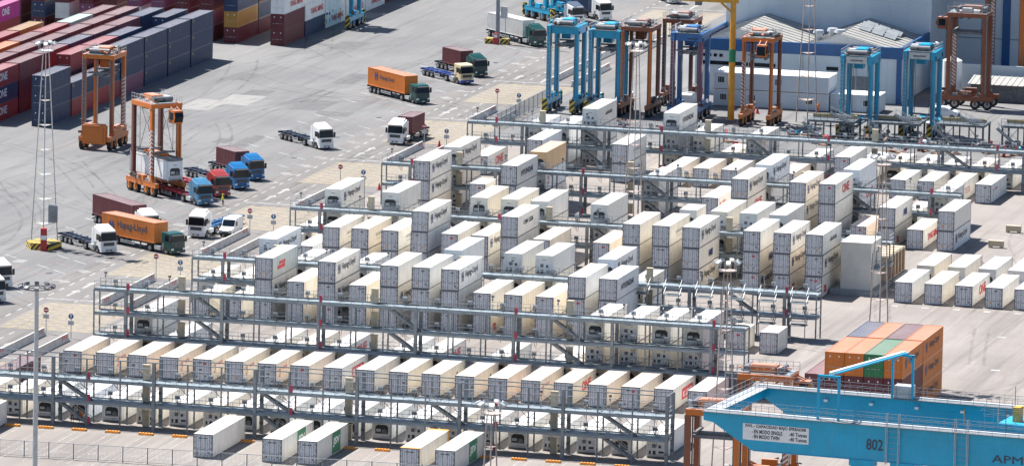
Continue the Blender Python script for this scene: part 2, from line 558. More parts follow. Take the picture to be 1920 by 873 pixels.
# ------------------------------------------------------------------ containers
WHITE = (0.80, 0.81, 0.80); CREAM = (0.80, 0.745, 0.645); GREY = (0.50, 0.55, 0.55); TAN = (0.74, 0.47, 0.25)
PEACH = (0.80, 0.70, 0.60); COOL = (0.74, 0.77, 0.80); IVORY = (0.80, 0.78, 0.735)
MAROON = (0.12, 0.018, 0.028); RED = (0.32, 0.03, 0.035); BLUE = (0.016, 0.040, 0.105); ORANGE = (0.66, 0.19, 0.028)
GREEN = (0.02, 0.20, 0.08); MAG = (0.50, 0.03, 0.26); YEL = (0.40, 0.21, 0.04); PINKR = (0.17, 0.045, 0.055); MINT = (0.45, 0.62, 0.55)
PURP = (0.20, 0.06, 0.13); NAVY = (0.015, 0.04, 0.11); LGREY = (0.66, 0.66, 0.64)
CNAME = {WHITE: 'white', CREAM: 'cream', GREY: 'grey', TAN: 'tan', PEACH: 'pinkish', COOL: 'cool white', IVORY: 'ivory', MAROON: 'maroon', RED: 'red', BLUE: 'slate blue', ORANGE: 'orange',
         GREEN: 'green', MAG: 'magenta', YEL: 'yellow', PINKR: 'faded red', MINT: 'pale green', PURP: 'purple', NAVY: 'navy', LGREY: 'light grey'}

W, H = 2.438, 2.896
def reefer_body(L, H=H):
    mb = MB(); hw, hl = W / 2, L / 2
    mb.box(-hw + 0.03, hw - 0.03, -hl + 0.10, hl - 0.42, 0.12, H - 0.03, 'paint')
    for sx in (-1, 1):                       # rails and posts
        x0, x1 = sorted((sx * hw, sx * (hw - 0.12)))
        xi0, xi1 = sorted((sx * (hw - 0.05), sx * (hw - 0.14)))
        mb.box(xi0, xi1, -hl + 0.16, hl - 0.16, 0.0, 0.13, 'frame')
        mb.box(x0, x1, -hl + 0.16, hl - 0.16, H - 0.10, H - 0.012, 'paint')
        mb.box(x0, x1, hl - 0.16, hl, 0.0, H, 'paint')
        mb.box(x0, x1, -hl, -hl + 0.16, 0.0, H, 'frame')
        n = int(L / 1.15)
        for k in range(1, n):                # panel seams
            y = -hl + L * k / n
            xa, xb = sorted((sx * (hw - 0.03), sx * (hw - 0.012)))
            mb.box(xa, xb, y - 0.03, y + 0.03, 0.16, H - 0.10, 'paint')
    mb.box(-hw + 0.12, hw - 0.12, -hl, -hl + 0.12, H - 0.10, H, 'frame')
    mb.box(-hw + 0.12, hw - 0.12, -hl, -hl + 0.12, 0.0, 0.13, 'frame')
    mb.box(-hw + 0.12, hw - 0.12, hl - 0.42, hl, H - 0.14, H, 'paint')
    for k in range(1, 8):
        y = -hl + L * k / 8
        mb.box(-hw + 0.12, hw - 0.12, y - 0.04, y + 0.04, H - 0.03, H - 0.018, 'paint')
    return fixnormals(mb.mesh('body'))
DOORW = (W - 0.24) / 2
def reefer_door(kind, H=H):
    mb = MB(); w2 = DOORW - 0.02
    mb.box(0.01, w2, 0.0, 0.06, 0.15, H - 0.12, 'alu')
    mb.box(w2 * 0.45, w2 * 0.49, -0.012, 0.0, 0.15, H - 0.12, 'rod')
    for x in (w2 * 0.22, w2 * 0.74):
        mb.box(x - 0.025, x + 0.025, -0.05, -0.012, 0.10, H - 0.06, 'rod')
        for z in (0.35, 1.2, 2.1, 2.6):
            mb.box(x - 0.07, x + 0.07, -0.03, 0.0, z, z + 0.08, 'frame')
        mb.box(x - 0.03, x + 0.33, -0.055, -0.03, 1.02, 1.08, 'rod')
    for z in (0.4, 1.1, 1.8, 2.45):
        mb.box(-0.04, 0.10, -0.02, 0.0, z, z + 0.14, 'frame')
    if kind == 1:
        mb.box(w2 * 0.52, w2 * 0.70, -0.008, 0.0, 0.62, 0.86, 'amber')
    if kind == 2:
        mb.box(w2 * 0.28, w2 * 0.44, -0.008, 0.0, 0.55, 0.75, 'ink')
        mb.box(w2 * 0.55, w2 * 0.95, -0.008, 0.0, 2.35, 2.5, 'ink')
    if kind == 3:
        mb.box(w2 * 0.5, w2 * 0.9, -0.008, 0.0, 2.2, 2.45, 'logored')
        mb.box(w2 * 0.55, w2 * 0.68, -0.008, 0.0, 0.6, 0.8, 'ink')
    return fixnormals(mb.mesh('door'))
def reefer_unit(kind, H=H):
    """refrigeration end, local y=0 plane is the outer face, box goes to -y"""
    mb = MB(); hw = W / 2 - 0.12
    mb.box(-hw, hw, -0.30, -0.22, 0.16, H - 0.14, 'paint')
    mb.box(-hw, hw, -0.22, -0.06, 1.75, H - 0.14, 'paint')
    mb.box(-hw, hw, -0.22, -0.06, 0.0, 0.22, 'frame')
    if kind == 0:
        mb.prism([(-0.82, 0.72), (0.82, 0.72), (0.82, 1.55), (0.55, 1.86), (-0.55, 1.86), (-0.82, 1.55)], -0.06, -0.045, 'dark')
        mb.box(-hw, hw, -0.22, -0.06, 0.22, 0.72, 'alu')
        mb.box(-hw, -0.82, -0.22, -0.055, 0.72, 1.75, 'paint'); mb.box(0.82, hw, -0.22, -0.055, 0.72, 1.75, 'paint')
        mb.box(0.10, 0.70, -0.045, -0.01, 1.02, 1.35, 'galv')
        mb.cyl((-0.35, -0.045, 1.05), (-0.35, -0.01, 1.05), 0.3, 'frame', 12)
        mb.box(-0.7, 0.75, -0.045, -0.02, 0.75, 0.85, 'steel')
    else:
        mb.box(-hw, hw, -0.22, -0.06, 0.22, 1.75, 'alu')
        for x, z, a, c in ((-0.55, 1.25, 0.30, 0.34), (0.12, 1.28, 0.42, 0.42), (-0.9, 0.62, 0.62, 0.26), (0.1, 0.42, 0.36, 0.5), (0.7, 0.45, 0.25, 0.45)):
            mb.box(x, x + a, -0.06, -0.045, z, z + c, 'dark')
        mb.cyl((0.33, -0.045, 1.48), (0.33, -0.02, 1.48), 0.19, 'frame', 12)
    for z in (0.3, 0.45):
        mb.box(-hw, hw, -0.06, -0.03, z, z + 0.04, 'frame')
    mb.box(-0.3, 0.3, -0.058, -0.045, 2.25, 2.33, 'frame')
    return fixnormals(mb.mesh('refrigeration_unit'))

def dry_body(L, H):
    mb = MB(); hw, hl = W / 2, L / 2
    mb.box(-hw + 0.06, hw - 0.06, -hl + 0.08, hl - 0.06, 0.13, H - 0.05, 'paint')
    def corr(axis, s, a, b_):
        n = int((b_ - a) / 0.278)
        p = (b_ - a) / n
        prof = []
        for k in range(n):
            y = a + k * p
            prof += [(y, 0.0), (y + p * 0.25, 0.0), (y + p * 0.5, 0.036), (y + p * 0.75, 0.036)]
        prof.append((b_, 0.0))
        vs = []
        for y, dd in prof:
            for z in (0.15, H - 0.10):
                vs.append((s * (hw - 0.012 - dd), y, z) if axis == 'x' else (y, s * (hl - 0.012 - dd), z))
        fs = [(2 * k, 2 * k + 2, 2 * k + 3, 2 * k + 1) for k in range(len(prof) - 1)]
        mb.quadmesh(vs, fs, 'paint')
    for s in (-1, 1):
        corr('x', s, -hl + 0.15, hl - 0.15)
        x0, x1 = sorted((s * hw, s * (hw - 0.10)))
        mb.box(x0, x1, -hl + 0.16, hl - 0.16, 0.0, 0.15, 'paint')
        mb.box(x0, x1, -hl + 0.16, hl - 0.16, H - 0.10, H, 'paint')
        for y0 in (-hl, hl - 0.16):
            mb.box(x0, x1, y0, y0 + 0.16, 0.0, H, 'paint')
    corr('y', 1, -hw + 0.1, hw - 0.1)
    for y0 in (-hl, hl - 0.10):
        mb.box(-hw + 0.10, hw - 0.10, y0, y0 + 0.10, H - 0.10, H, 'paint')
        mb.box(-hw + 0.10, hw - 0.10, y0, y0 + 0.10, 0.0, 0.13, 'paint')
    n = int(L / 0.42)
    for k in range(1, n):
        y = -hl + L * k / n
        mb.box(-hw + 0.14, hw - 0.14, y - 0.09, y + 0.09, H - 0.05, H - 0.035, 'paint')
    return fixnormals(mb.mesh('body'))
def dry_door(H):
    mb = MB(); w2 = DOORW - 0.01
    mb.box(0.0, w2, 0.03, 0.08, 0.13, H - 0.10, 'paint')
    nz = 5
    for k in range(nz):
        z = 0.25 + k * (H - 0.45) / nz
        mb.box(0.10, w2 - 0.10, 0.012, 0.03, z, z + (H - 0.45) / nz * 0.6, 'paint')
    for x in (w2 * 0.25, w2 * 0.72):
        mb.box(x - 0.022, x + 0.022, -0.02, 0.012, 0.06, H - 0.04, 'paint')
        mb.box(x - 0.02, x + 0.3, -0.03, -0.015, 1.0, 1.06, 'galv')
    mb.box(w2 * 0.40, w2 * 0.55, 0.004, 0.012, H - 0.65, H - 0.45, 'white')
    return fixnormals(mb.mesh('door'))

RB = {L: reefer_body(L) for L in (12.192, 6.058, 13.716)}
RD = [reefer_door(k) for k in range(4)]
RU = [reefer_unit(k) for k in range(2)]
DBODY = {}; DDOOR = {}
def hl_emblem():
    mb = MB()
    for dx in (0.0, 0.62):
        pts = [(0.0, 0.55), (0.22, 1.25), (0.55, 1.25), (0.42, 0.82), (0.72, 0.82), (0.5, 0.0), (0.18, 0.0), (0.32, 0.5)]
        mb.poly([(x * 0.8 + dx * 0.85, y, 0) for x, y in pts], 'navy')
    return mb.mesh('logo')
HLE = hl_emblem()
HLE_ORANGE = HLE

def side_text(par, s, mat, width, y0, z0, H_, flip, height=None, emblem=False, panel=None, bold=0.0):
    """lettering on the world +X side; flip = container turned by 180 degrees"""
    f = -1 if flip else 1
    x = f * (W / 2 + 0.012)
    right, upv = (0, f, 0), (0, 0, 1)
    if panel:
        mb = MB(); a, c, pm = panel
        mb.box(min(x - f * 0.004, x - f * 0.010), max(x - f * 0.004, x - f * 0.010), f * a if f > 0 else -c, c if f > 0 else -a, (0.22 if pm == 'green' else 0.75), (H_ - 0.13 if pm == 'green' else 2.15), pm)
        obj('logo_panel', mb, par)
    if emblem:
        e = Vector((x, f * y0, z0 - 0.12))
        mt = Matrix.Translation(e) @ Matrix((Vector(right) * 1.15, Vector(upv) * 1.0, Vector((f, 0, 0)))).transposed().to_4x4()
        obj('logo', HLE, par, mat4=mt)
        y0 += 1.9
    if s:
        put_text(par, s, (x, f * y0, z0), right, upv, width, mat, height, bold)

def side_mark(par, flip, mat, rects):
    f = -1 if flip else 1
    x = f * (W / 2 + 0.006)
    mb = MB()
    for y, z, wd, hh in rects:
        mb.box(min(x, x + f * 0.004), max(x, x + f * 0.004), min(f * y, f * (y + wd)), max(f * y, f * (y + wd)), z, z + hh, mat)
    obj('logo', mb, par)

def apply_logo(par, key, flip, L, H_=H):
    if key == 'HL':
        side_text(par, 'Hapag-Lloyd', 'ink', 6.4, -4.7, 1.15, H_, flip, 1.15, True, bold=0.01)
    elif key == 'HLd':
        side_text(par, 'Hapag-Lloyd', 'ink', 6.2, -4.6, 0.95, H_, flip, 1.1, True, bold=0.01)
    elif key == 'ONE':
        side_text(par, 'ONE', 'logored', 4.6, -1.2, 0.9, H_, flip, 1.35, bold=0.03)
    elif key == 'ONEw':
        side_text(par, 'ONE', 'white', 4.0, -3.4, 0.9, H_, flip, 1.3, bold=0.03)
    elif key == 'HYUNDAI':
        side_text(par, 'HYUNDAI', 'ink', 6.8, -3.6, 1.1, H_, flip, 0.8, bold=0.03)
    elif key == 'CMA':
        side_text(par, 'CMA CGM', 'ink', 5.0, -2.6, 1.35, H_, flip, 0.65, bold=0.03)
    elif key == 'HMM':
        side_text(par, 'HMM', 'navy', 2.4, -0.2, 0.95, H_, flip, 1.0, bold=0.04)
    elif key == 'WH':
        side_mark(par, flip, 'ink', [(-1.2 + q * 0.62, 1.35, 0.42, 0.35 + 0.22 * (q % 2)) for q in range(7)])
    elif key == 'YM':
        side_text(par, 'YANG MING', 'logored', 7.6, -2.8, 0.85, H_, flip, 1.0, bold=0.03)
    elif key == 'RED':
        side_mark(par, flip, 'faded', [(-4.6, 0.9, 0.5, 0.35), (-4.3, 1.3, 0.3, 0.5), (-4.75, 1.8, 0.9, 0.25), (-3.0, 1.75, 1.9, 0.35)])
    elif key == 'TEX':
        side_text(par, 'TEX', 'faded', 4.2, -4.2, 0.9, H_, flip, 0.9, bold=0.02)
    elif key == 'REDS':
        side_mark(par, flip, 'logored', [(-4.4, 0.6, 0.6, 0.5), (-3.9, 1.0, 0.7, 0.5), (-4.5, 1.2, 0.5, 0.4), (-3.6, 0.5, 0.5, 0.45)])
    elif key == 'ORL':
        side_mark(par, flip, 'logored', [(-3.6, 1.0, 3.4, 0.5), (-2.8, 1.6, 1.7, 0.4), (-0.9, 1.55, 0.9, 0.45)])
    elif key == 'KO':
        side_text(par, 'K LINE', 'white', 4.6, -0.6, 1.0, H_, flip, 0.8, panel=(-1.2, 4.6, 'logored'), bold=0.03)
    elif key == 'EV':
        side_text(par, 'K LINE', 'white', 4.2, -0.6, 1.0, H_, flip, 0.9, panel=(-1.0, 4.2, 'logored'), bold=0.03)
    elif key == 'JSV':
        side_text(par, 'JSV', 'white', 2.9, 0.25, 1.0, H_, flip, 1.15, panel=(-0.05, 3.5, 'green'), bold=0.04)
    elif key == 'MARK':
        side_mark(par, flip, 'ink', [(1.8, 1.5, 0.55, 0.25), (2.1, 1.7, 0.4, 0.2)])
    elif key == 'TXT':
        side_mark(par, flip, 'fademark', [(-2.0 + q * 0.55, 1.3, 0.4, 0.4) for q in range(8)] + [(-1.6, 0.85, 3.0, 0.12)])

def reefer(X, Y, z, color, doors_front, label, logo=None, L=12.192, group=None, dk=None, cat='reefer', wd=None):
    """X = left edge, Y = end nearest the quay crane, axis along world Y"""
    rz = 0.0 if doors_front else PI
    t_ = thing('reefer_container', label, cat, (X + W / 2, Y + L / 2, z), rz, group)
    obj('body', RB[L], t_, color=color)
    hl = L / 2
    ka = rnd.choice((0, 0, 0, 1, 2)) if dk is None else dk
    kb = rnd.choice((0, 0, 0, 1, 1, 2, 2, 3)) if dk is None else dk
    if doors_front:
        obj('door', RD[ka], t_, (-DOORW, -hl + 0.02, 0))
        o = obj('door', RD[kb], t_, (DOORW, -hl + 0.02, 0)); o.scale = (-1, 1, 1)
    obj('refrigeration_unit', RU[rnd.randrange(2)], t_, (0, hl, 0), color=color)
    if logo:
        apply_logo(t_, logo, not doors_front, L)
    return t_

def dry(X, Y, z, color, label, L=12.192, H_=2.591, logo=None, rz=0.0, group=None, center=False, doors=True):
    key = (L, H_)
    if key not in DBODY:
        DBODY[key] = dry_body(L, H_)
    if H_ not in DDOOR:
        DDOOR[H_] = dry_door(H_)
    loc = (X, Y, z) if center else (X + W / 2, Y + L / 2, z)
    t_ = thing('freight_container', label, 'container', loc, rz, group)
    obj('body', DBODY[key], t_, color=color)
    if doors:
        obj('door', DDOOR[H_], t_, (-DOORW, -L / 2 + 0.01, 0), color=color)
        o = obj('door', DDOOR[H_], t_, (DOORW, -L / 2 + 0.01, 0), color=color); o.scale = (-1, 1, 1)
    if logo:
        apply_logo(t_, logo, abs(abs(rz) - PI) < 0.01, L, H_)
    return t_

# rows: name -> (Y of the near end, doors towards the quay crane?, phrase)
ROWS = {
 'M-1': (-99.0, False, 'shed side, first rack from crane'), 'D0': (-67.2, True, 'crane side, second rack from crane'), 'M0': (-51.6, False, 'shed side, second rack from crane'),
 'D1': (-20.4, True, 'crane side, third rack from crane'), 'M1': (-4.2, False, 'shed side, third rack from crane'), 'D2': (27.4, True, 'crane side, fourth rack from crane'),
 'M2': (43.2, False, 'shed side, fourth rack from crane'), 'D3': (74.8, True, 'crane side, fifth rack from crane'), 'M3': (90.3, False, 'shed side, fifth rack from crane'),
 'D4': (122.2, True, 'crane side, sixth rack from crane'), 'M4': (138.3, False, 'shed side, sixth rack from crane')}
# stacks: row -> list of (X, levels, {level: (colour, logo, length)})
S20 = 6.058
ST = {
 'M-1': [(32.3 - 4.33 * k, 1, {}) for k in range(21, -1, -1)],
 'D0': [(-52.5 + 4.334 * k, 1, {0: v}) for k, v in enumerate([(PEACH, 'MARK'), (CREAM, 'RED'), (PEACH, None), (PEACH, 'RED'), (CREAM, 'RED'), (CREAM, 'RED'), (CREAM, 'RED'), (PEACH, None), (IVORY, 'EV'),
        (LGREY, None), (CREAM, None), (CREAM, 'MARK'), (CREAM, 'MARK'), (PEACH, None), (PEACH, 'RED'), (CREAM, 'ONE'), (CREAM, None), (PEACH, None), (IVORY, 'KO'), (IVORY, None)])],
 'M0': [(-47.9, 2, {1: (LGREY, 'TXT'), 0: (LGREY, None)}), (-43.5, 1, {}), (-30.4, 1, {}), (-26.1, 1, {}), (-21.7, 1, {0: (LGREY, 'ONE')}), (-13.1, 1, {}), (-8.9, 1, {0: (IVORY, 'ONE')}), (-0.2, 1, {}), (8.2, 1, {}),
        (12.6, 3, {2: (IVORY, None), 1: (CREAM, None), 0: (CREAM, 'REDS')}), (17.0, 3, {2: (IVORY, None), 1: (CREAM, None), 0: (CREAM, None)}), (21.3, 3, {2: (IVORY, None), 1: (CREAM, None)}), (25.5, 3, {2: (LGREY, None), 1: (LGREY, None), 0: (LGREY, None)})],
 'D1': [(-49.7, 1, {0: (CREAM, None)}), (-45.3, 1, {0: (CREAM, None)}), (-41.0, 3, {2: (GREY, 'ORL'), 1: (LGREY, 'HLd'), 0: (LGREY, None)}), (-36.6, 2, {1: (CREAM, None), 0: (CREAM, None)}), (-32.2, 3, {2: (IVORY, 'HL'), 1: (IVORY, 'HLd'), 0: (LGREY, 'HL')}),
        (-27.9, 2, {1: (CREAM, None), 0: (CREAM, None)}), (-23.6, 3, {2: (IVORY, None), 1: (CREAM, 'HLd')}), (-19.3, 3, {2: (LGREY, None), 1: (IVORY, 'HMM')}), (-15.2, 3, {2: (WHITE, 'HL'), 1: (LGREY, 'TXT')}), (-10.8, 2, {1: (IVORY, None), 0: (CREAM, 'REDS')}),
        (-6.5, 2, {1: (CREAM, None), 0: (CREAM, None)}), (-2.2, 2, {1: (CREAM, 'MARK'), 0: (CREAM, None)}), (2.1, 3, {2: (IVORY, None), 1: (CREAM, None)}), (6.4, 3, {2: (COOL, 'HYUNDAI'), 1: (COOL, None), 0: (COOL, None)}),
        (23.8, 1, {0: (CREAM, None, S20)}), (28.3, 1, {0: (LGREY, None, S20)})],
 'M1': [(-53.9, 1, {0: (IVORY, None)}), (-49.5, 1, {0: (IVORY, None)}), (-45.2, 3, {2: (COOL, 'HL'), 1: (COOL, None)}), (-41.1, 2, {}), (-32.4, 2, {1: (WHITE, None)}), (-19.2, 3, {2: (COOL, None)}), (-10.8, 3, {2: (LGREY, None), 1: (CREAM, None)}),
        (-6.5, 3, {2: (LGREY, None), 1: (CREAM, None)}), (2.2, 3, {2: (COOL, 'HL')}), (6.1, 2, {1: (CREAM, None)})],
 'D2': [(-53.8, 1, {}), (-49.3, 1, {}), (-45.4, 2, {1: (IVORY, 'TXT')}), (-41.2, 2, {1: (CREAM, 'TXT'), 0: (CREAM, None)}), (-36.9, 2, {1: (CREAM, 'TXT'), 0: (CREAM, None)}), (-32.6, 3, {2: (IVORY, 'HL'), 1: (COOL, None), 0: (LGREY, None)}), (-28.3, 2, {1: (LGREY, None)}),
        (-23.9, 2, {1: (CREAM, 'HL'), 0: (CREAM, None)}), (-19.7, 3, {2: (IVORY, 'CMA'), 1: (LGREY, None)}), (-15.1, 2, {1: (CREAM, None)}), (-6.6, 2, {1: (PEACH, None)}), (-2.3, 3, {2: (IVORY, None), 1: (CREAM, None), 0: (LGREY, None)}), (1.9, 3, {2: (CREAM, 'TXT'), 1: (CREAM, None), 0: (LGREY, None)}),
        (6.2, 3, {2: (IVORY, 'HL'), 1: (IVORY, 'HMM'), 0: (CREAM, 'HL')}), (14.8, 3, {2: (IVORY, None), 1: (CREAM, 'HMM'), 0: (CREAM, 'HL')}), (19.1, 3, {2: (IVORY, 'HL'), 1: (PEACH, 'HL'), 0: (CREAM, 'REDS')}), (23.6, 3, {2: (IVORY, 'WH'), 1: (CREAM, 'HL'), 0: (CREAM, 'REDS')}),
        (36.2, 1, {0: (COOL, None)}), (40.4, 1, {0: (CREAM, None)}), (44.7, 1, {0: (IVORY, 'ONE')}), (48.9, 1, {0: (IVORY, None)}), (53.0, 1, {0: (IVORY, None)})],
 'M2': [(-54.0, 1, {}), (-49.7, 3, {2: (IVORY, 'HL'), 1: (LGREY, None)}), (-41.3, 3, {2: (LGREY, None)}), (-32.6, 1, {0: (IVORY, 'RED')}), (-28.3, 3, {2: (CREAM, None)}), (-23.9, 3, {2: (CREAM, None)}), (-19.6, 3, {2: (IVORY, None)}), (-10.8, 3, {2: (LGREY, None)}), (2.0, 3, {2: (IVORY, None, S20)}),
        (6.4, 3, {2: (CREAM, None)}), (10.6, 3, {2: (LGREY, None)}), (14.8, 3, {2: (LGREY, None), 1: (CREAM, None)}), (36.1, 1, {0: (CREAM, None)}), (40.4, 1, {0: (CREAM, None)}), (44.7, 1, {0: (LGREY, None)}), (48.9, 1, {0: (IVORY, None)}), (53.1, 1, {0: (IVORY, None)})],
 'D3': [(-45.4, 3, {2: (IVORY, 'HL'), 1: (IVORY, 'HL'), 0: (CREAM, None)}), (-37.0, 2, {1: (CREAM, None, S20), 0: (IVORY, None)}), (-32.4, 3, {2: (LGREY, 'HYUNDAI'), 1: (LGREY, None)}), (-2.3, 2, {1: (IVORY, 'RED'), 0: (IVORY, None)}), (2.0, 3, {2: (IVORY, 'HL'), 1: (IVORY, 'ONE')}), (10.5, 3, {2: (PEACH, 'HL'), 1: (CREAM, 'HL'), 0: (CREAM, None)}),
        (14.9, 3, {2: (IVORY, 'ONE'), 1: (IVORY, None), 0: (LGREY, None)}), (19.5, 1, {0: (PEACH, None)}), (23.7, 2, {1: (IVORY, 'HMM'), 0: (CREAM, 'REDS')}), (27.9, 1, {0: (CREAM, 'YM')}), (32.4, 2, {1: (IVORY, None), 0: (COOL, 'HL')})],
 'M3': [(-45.1, 3, {2: (IVORY, 'HL'), 1: (CREAM, None), 0: (LGREY, None)}), (-32.0, 3, {2: (TAN, None), 1: (COOL, 'RED'), 0: (LGREY, 'RED')}), (-14.9, 2, {1: (LGREY, None), 0: (LGREY, None)}), (2.0, 3, {2: (COOL, 'HL'), 1: (IVORY, None)}), (15.1, 3, {2: (COOL, None), 1: (COOL, 'ONE')}), (28.2, 2, {1: (LGREY, None), 0: (LGREY, None)}), (23.8, 1, {})],
 'D4': [(-49.3, 1, {0: (IVORY, 'ONE')}), (-40.8, 2, {1: (COOL, 'TXT'), 0: (LGREY, None)}), (-27.6, 2, {1: (COOL, 'TXT'), 0: (COOL, 'HLd')}), (-19.1, 1, {0: (IVORY, None)}), (-14.9, 1, {0: (PEACH, None)}), (-10.5, 1, {0: (IVORY, None)}), (-1.9, 1, {0: (PEACH, None)}), (6.7, 2, {1: (IVORY, None)}),
        (15.3, 1, {0: (IVORY, None)}), (19.6, 1, {0: (LGREY, None)}), (24.0, 1, {0: (CREAM, 'TEX')}), (28.3, 1, {0: (COOL, 'RED')})],
 'M4': [(-45.1, 2, {}), (-40.8, 2, {}), (-36.2, 3, {2: (LGREY, 'WH'), 1: (LGREY, None)}), (-23.5, 3, {2: (IVORY, 'HYUNDAI'), 1: (LGREY, None)}), (-19.3, 2, {1: (IVORY, None)}), (-14.9, 1, {0: (CREAM, None)}), (-10.5, 2, {1: (LGREY, 'RED')}), (-1.9, 1, {}), (6.8, 1, {}), (11.1, 1, {0: (CREAM, None)}), (15.3, 1, {}), (19.7, 1, {}), (24.1, 1, {0: (PEACH, None)}), (28.4, 1, {}), (32.7, 1, {})],
}
PAL = [WHITE, IVORY, IVORY, LGREY, CREAM, COOL]
DH = 2.915
LEVW = {1: ['unstacked'], 2: ['bottom of two', 'top of two'], 3: ['bottom of three', 'middle of three', 'top of three']}
for row, stacks in ST.items():
    Y, df, phrase = ROWS[row]
    for si, (X, nlev, spec) in enumerate(sorted(stacks)):
        for lev in range(nlev):
            sp = spec.get(lev, (None, None))
            c = sp[0] or rnd.choice(PAL)
            L = sp[2] if len(sp) > 2 else 12.192
            if nlev == 1:
                lab = '%s reefer, unstacked, %s stand from road, %s' % (CNAME[c], ORD[si + 1], phrase)
            else:
                lab = '%s reefer, %s, %s stack from road, %s' % (CNAME[c], LEVW[nlev][lev], ORD[si + 1], phrase)
            dy = rnd.uniform(-0.10, 0.10); dx = rnd.uniform(-0.05, 0.05)
            reefer(X + dx, Y + dy, 0.01 + lev * DH, c, df, lab, sp[1], L, 'reefers at the walkway racks')
# 45 foot boxes parked before the first rack
for X, c, lg, lab in ((-50.0, WHITE, None, 'plain white long container beside the ring-light mast'), (-19.3, IVORY, None, 'white long reefer with rust-stained corner post, standing alone before rack'),
                      (-10.6, IVORY, 'JSV', 'long container with green logo panel, paired, side partly hidden by neighbour'), (-6.2, LGREY, 'JSV', 'long container with green logo panel, second of pair before rack'),
                      (6.6, CREAM, None, 'long container with rusty orange roof ends beside green-logo container'), (11.0, LGREY, 'JSV', 'long container with green logo panel beside rusty-roofed container')):
    o = reefer(X, -118.4, 0.01, c, True, lab, lg, 13.716, None, 2, 'container')
    if X == 6.6:
        mb = MB()
        for y0 in (-6.84, 6.2):
            mb.box(-1.2, 1.2, y0, y0 + 0.64, 2.9, 2.906, 'amber')
        mb.box(1.225, 1.232, -6.8, -6.5, 0.1, 2.85, 'amber'); mb.box(1.225, 1.232, 6.2, 6.8, 0.1, 2.85, 'amber')
        obj('rusty_edging', mb, o)
# ------------------------------------------------------------------ reefer walkway racks
BAY = 4.33
_rk = {}
def cached(key, fn):
    if key not in _rk:
        _rk[key] = fixnormals(fn().mesh(key[0]))
    return _rk[key]
def post_mesh(h, wdt):
    def f():
        mb = MB()
        mb.box(-wdt / 2, wdt / 2, -wdt * 0.5, -wdt * 0.5 + 0.05, 0, h, 'steel')
        mb.box(-wdt / 2, wdt / 2, wdt * 0.5 - 0.05, wdt * 0.5, 0, h, 'steel')
        mb.box(-0.03, 0.03, -wdt * 0.5 + 0.05, wdt * 0.5 - 0.05, 0, h, 'steel')
        mb.box(-wdt * 0.8, wdt * 0.8, -wdt * 0.8, wdt * 0.8, 0.0, 0.04, 'steel')
        for z in (1.2, 4.1):
            if z < h:
                mb.box(-wdt * 0.55, wdt * 0.55, -wdt * 0.5 - 0.05, -wdt * 0.5, z, z + 0.35, 'frame')
        return mb
    return cached(('post', h, wdt), f)
def deck_mesh(dep, bay=BAY):
    def f():
        mb = MB()
        mb.box(0.0, bay - 0.01, 0.16, dep - 0.16, -0.06, 0.0, 'grating')
        mb.box(0.0, bay, 0.0, 0.16, -0.27, 0.02, 'grating')
        mb.box(0.0, bay, dep - 0.16, dep, -0.27, 0.02, 'steel')
        for k in range(3):
            x = bay * (k + 0.5) / 3
            mb.box(x - 0.05, x + 0.05, 0.16, dep - 0.16, -0.26, -0.06, 'steel')
        mb.box(bay * 0.5 - 0.02, bay * 0.5 + 0.02, 0.16, dep - 0.16, 0.0, 0.012, 'frame')
        return mb
    return cached(('deck_panel', dep, bay), f)
def rail_mesh(bay=BAY):
    def f():
        mb = MB()
        for k in range(3):
            x = bay * k / 3 + 0.05
            mb.box(x - 0.02, x + 0.02, -0.02, 0.02, 0.02, 1.12, 'steel')
        for z in (0.58, 1.1):
            mb.box(0, bay, -0.018, 0.018, z - 0.018, z + 0.022, 'railgrey')
        mb.box(0, bay, -0.012, 0.012, 0.02, 0.15, 'steel')
        return mb
    return cached(('railing', bay), f)
def stair_mesh(hh, run=4.6):
    def f():
        mb = MB()
        for y in (0.0, 0.85):
            mb.bar((0, y, hh), (run, y, 0), 0.06, 0.30, 'steel')
            mb.bar((0, y, hh + 0.95), (run, y, 0.95), 0.05, 0.05, 'galv')
            for q in range(4):
                f_ = (q + 0.3) / 4
                mb.bar((run * f_, y, hh * (1 - f_)), (run * f_, y, hh * (1 - f_) + 0.95), 0.04, 0.04, 'galv')
        n = 12
        for k in range(n):
            f_ = (k + 0.5) / n
            mb.box(run * f_ - 0.13, run * f_ + 0.13, 0.03, 0.82, hh * (1 - f_) - 0.02, hh * (1 - f_) + 0.02, 'grating')
        return mb
    return cached(('stair', hh, run), f)
def cabinet_mesh():
    def f():
        mb = MB()
        mb.box(-0.42, 0.42, -0.28, 0.28, 0.08, 1.9, 'cream')
        mb.box(-0.46, 0.46, -0.32, 0.32, 1.9, 1.98, 'cream')
        mb.box(-0.38, 0.38, -0.295, -0.28, 0.15, 1.82, 'cream')
        mb.box(0.25, 0.30, -0.31, -0.295, 0.9, 1.1, 'frame')
        mb.box(-0.36, 0.36, -0.24, 0.24, 0, 0.08, 'frame')
        return mb
    return cached(('socket_cabinet',), f)
def ext_mesh():
    def f():
        mb = MB()
        mb.box(-0.17, 0.17, -0.18, 0.0, 0.15, 0.9, 'firebox')
        mb.box(-0.14, 0.14, -0.19, -0.18, 0.2, 0.85, 'firebox')
        mb.box(-0.19, 0.19, -0.2, 0.0, 0.9, 0.95, 'firebox')
        return mb
    return cached(('fire_cabinet',), f)
def spot_mesh():
    def f():
        mb = MB()
        mb.box(-0.03, 0.03, -0.03, 0.03, 0, 2.0, 'galv')
        mb.box(-0.16, 0.16, -0.2, 0.05, 1.85, 2.15, 'frame')
        mb.box(-0.14, 0.02, -0.1, 0.1, 1.45, 1.7, 'frame')
        return mb
    return cached(('floodlight',), f)
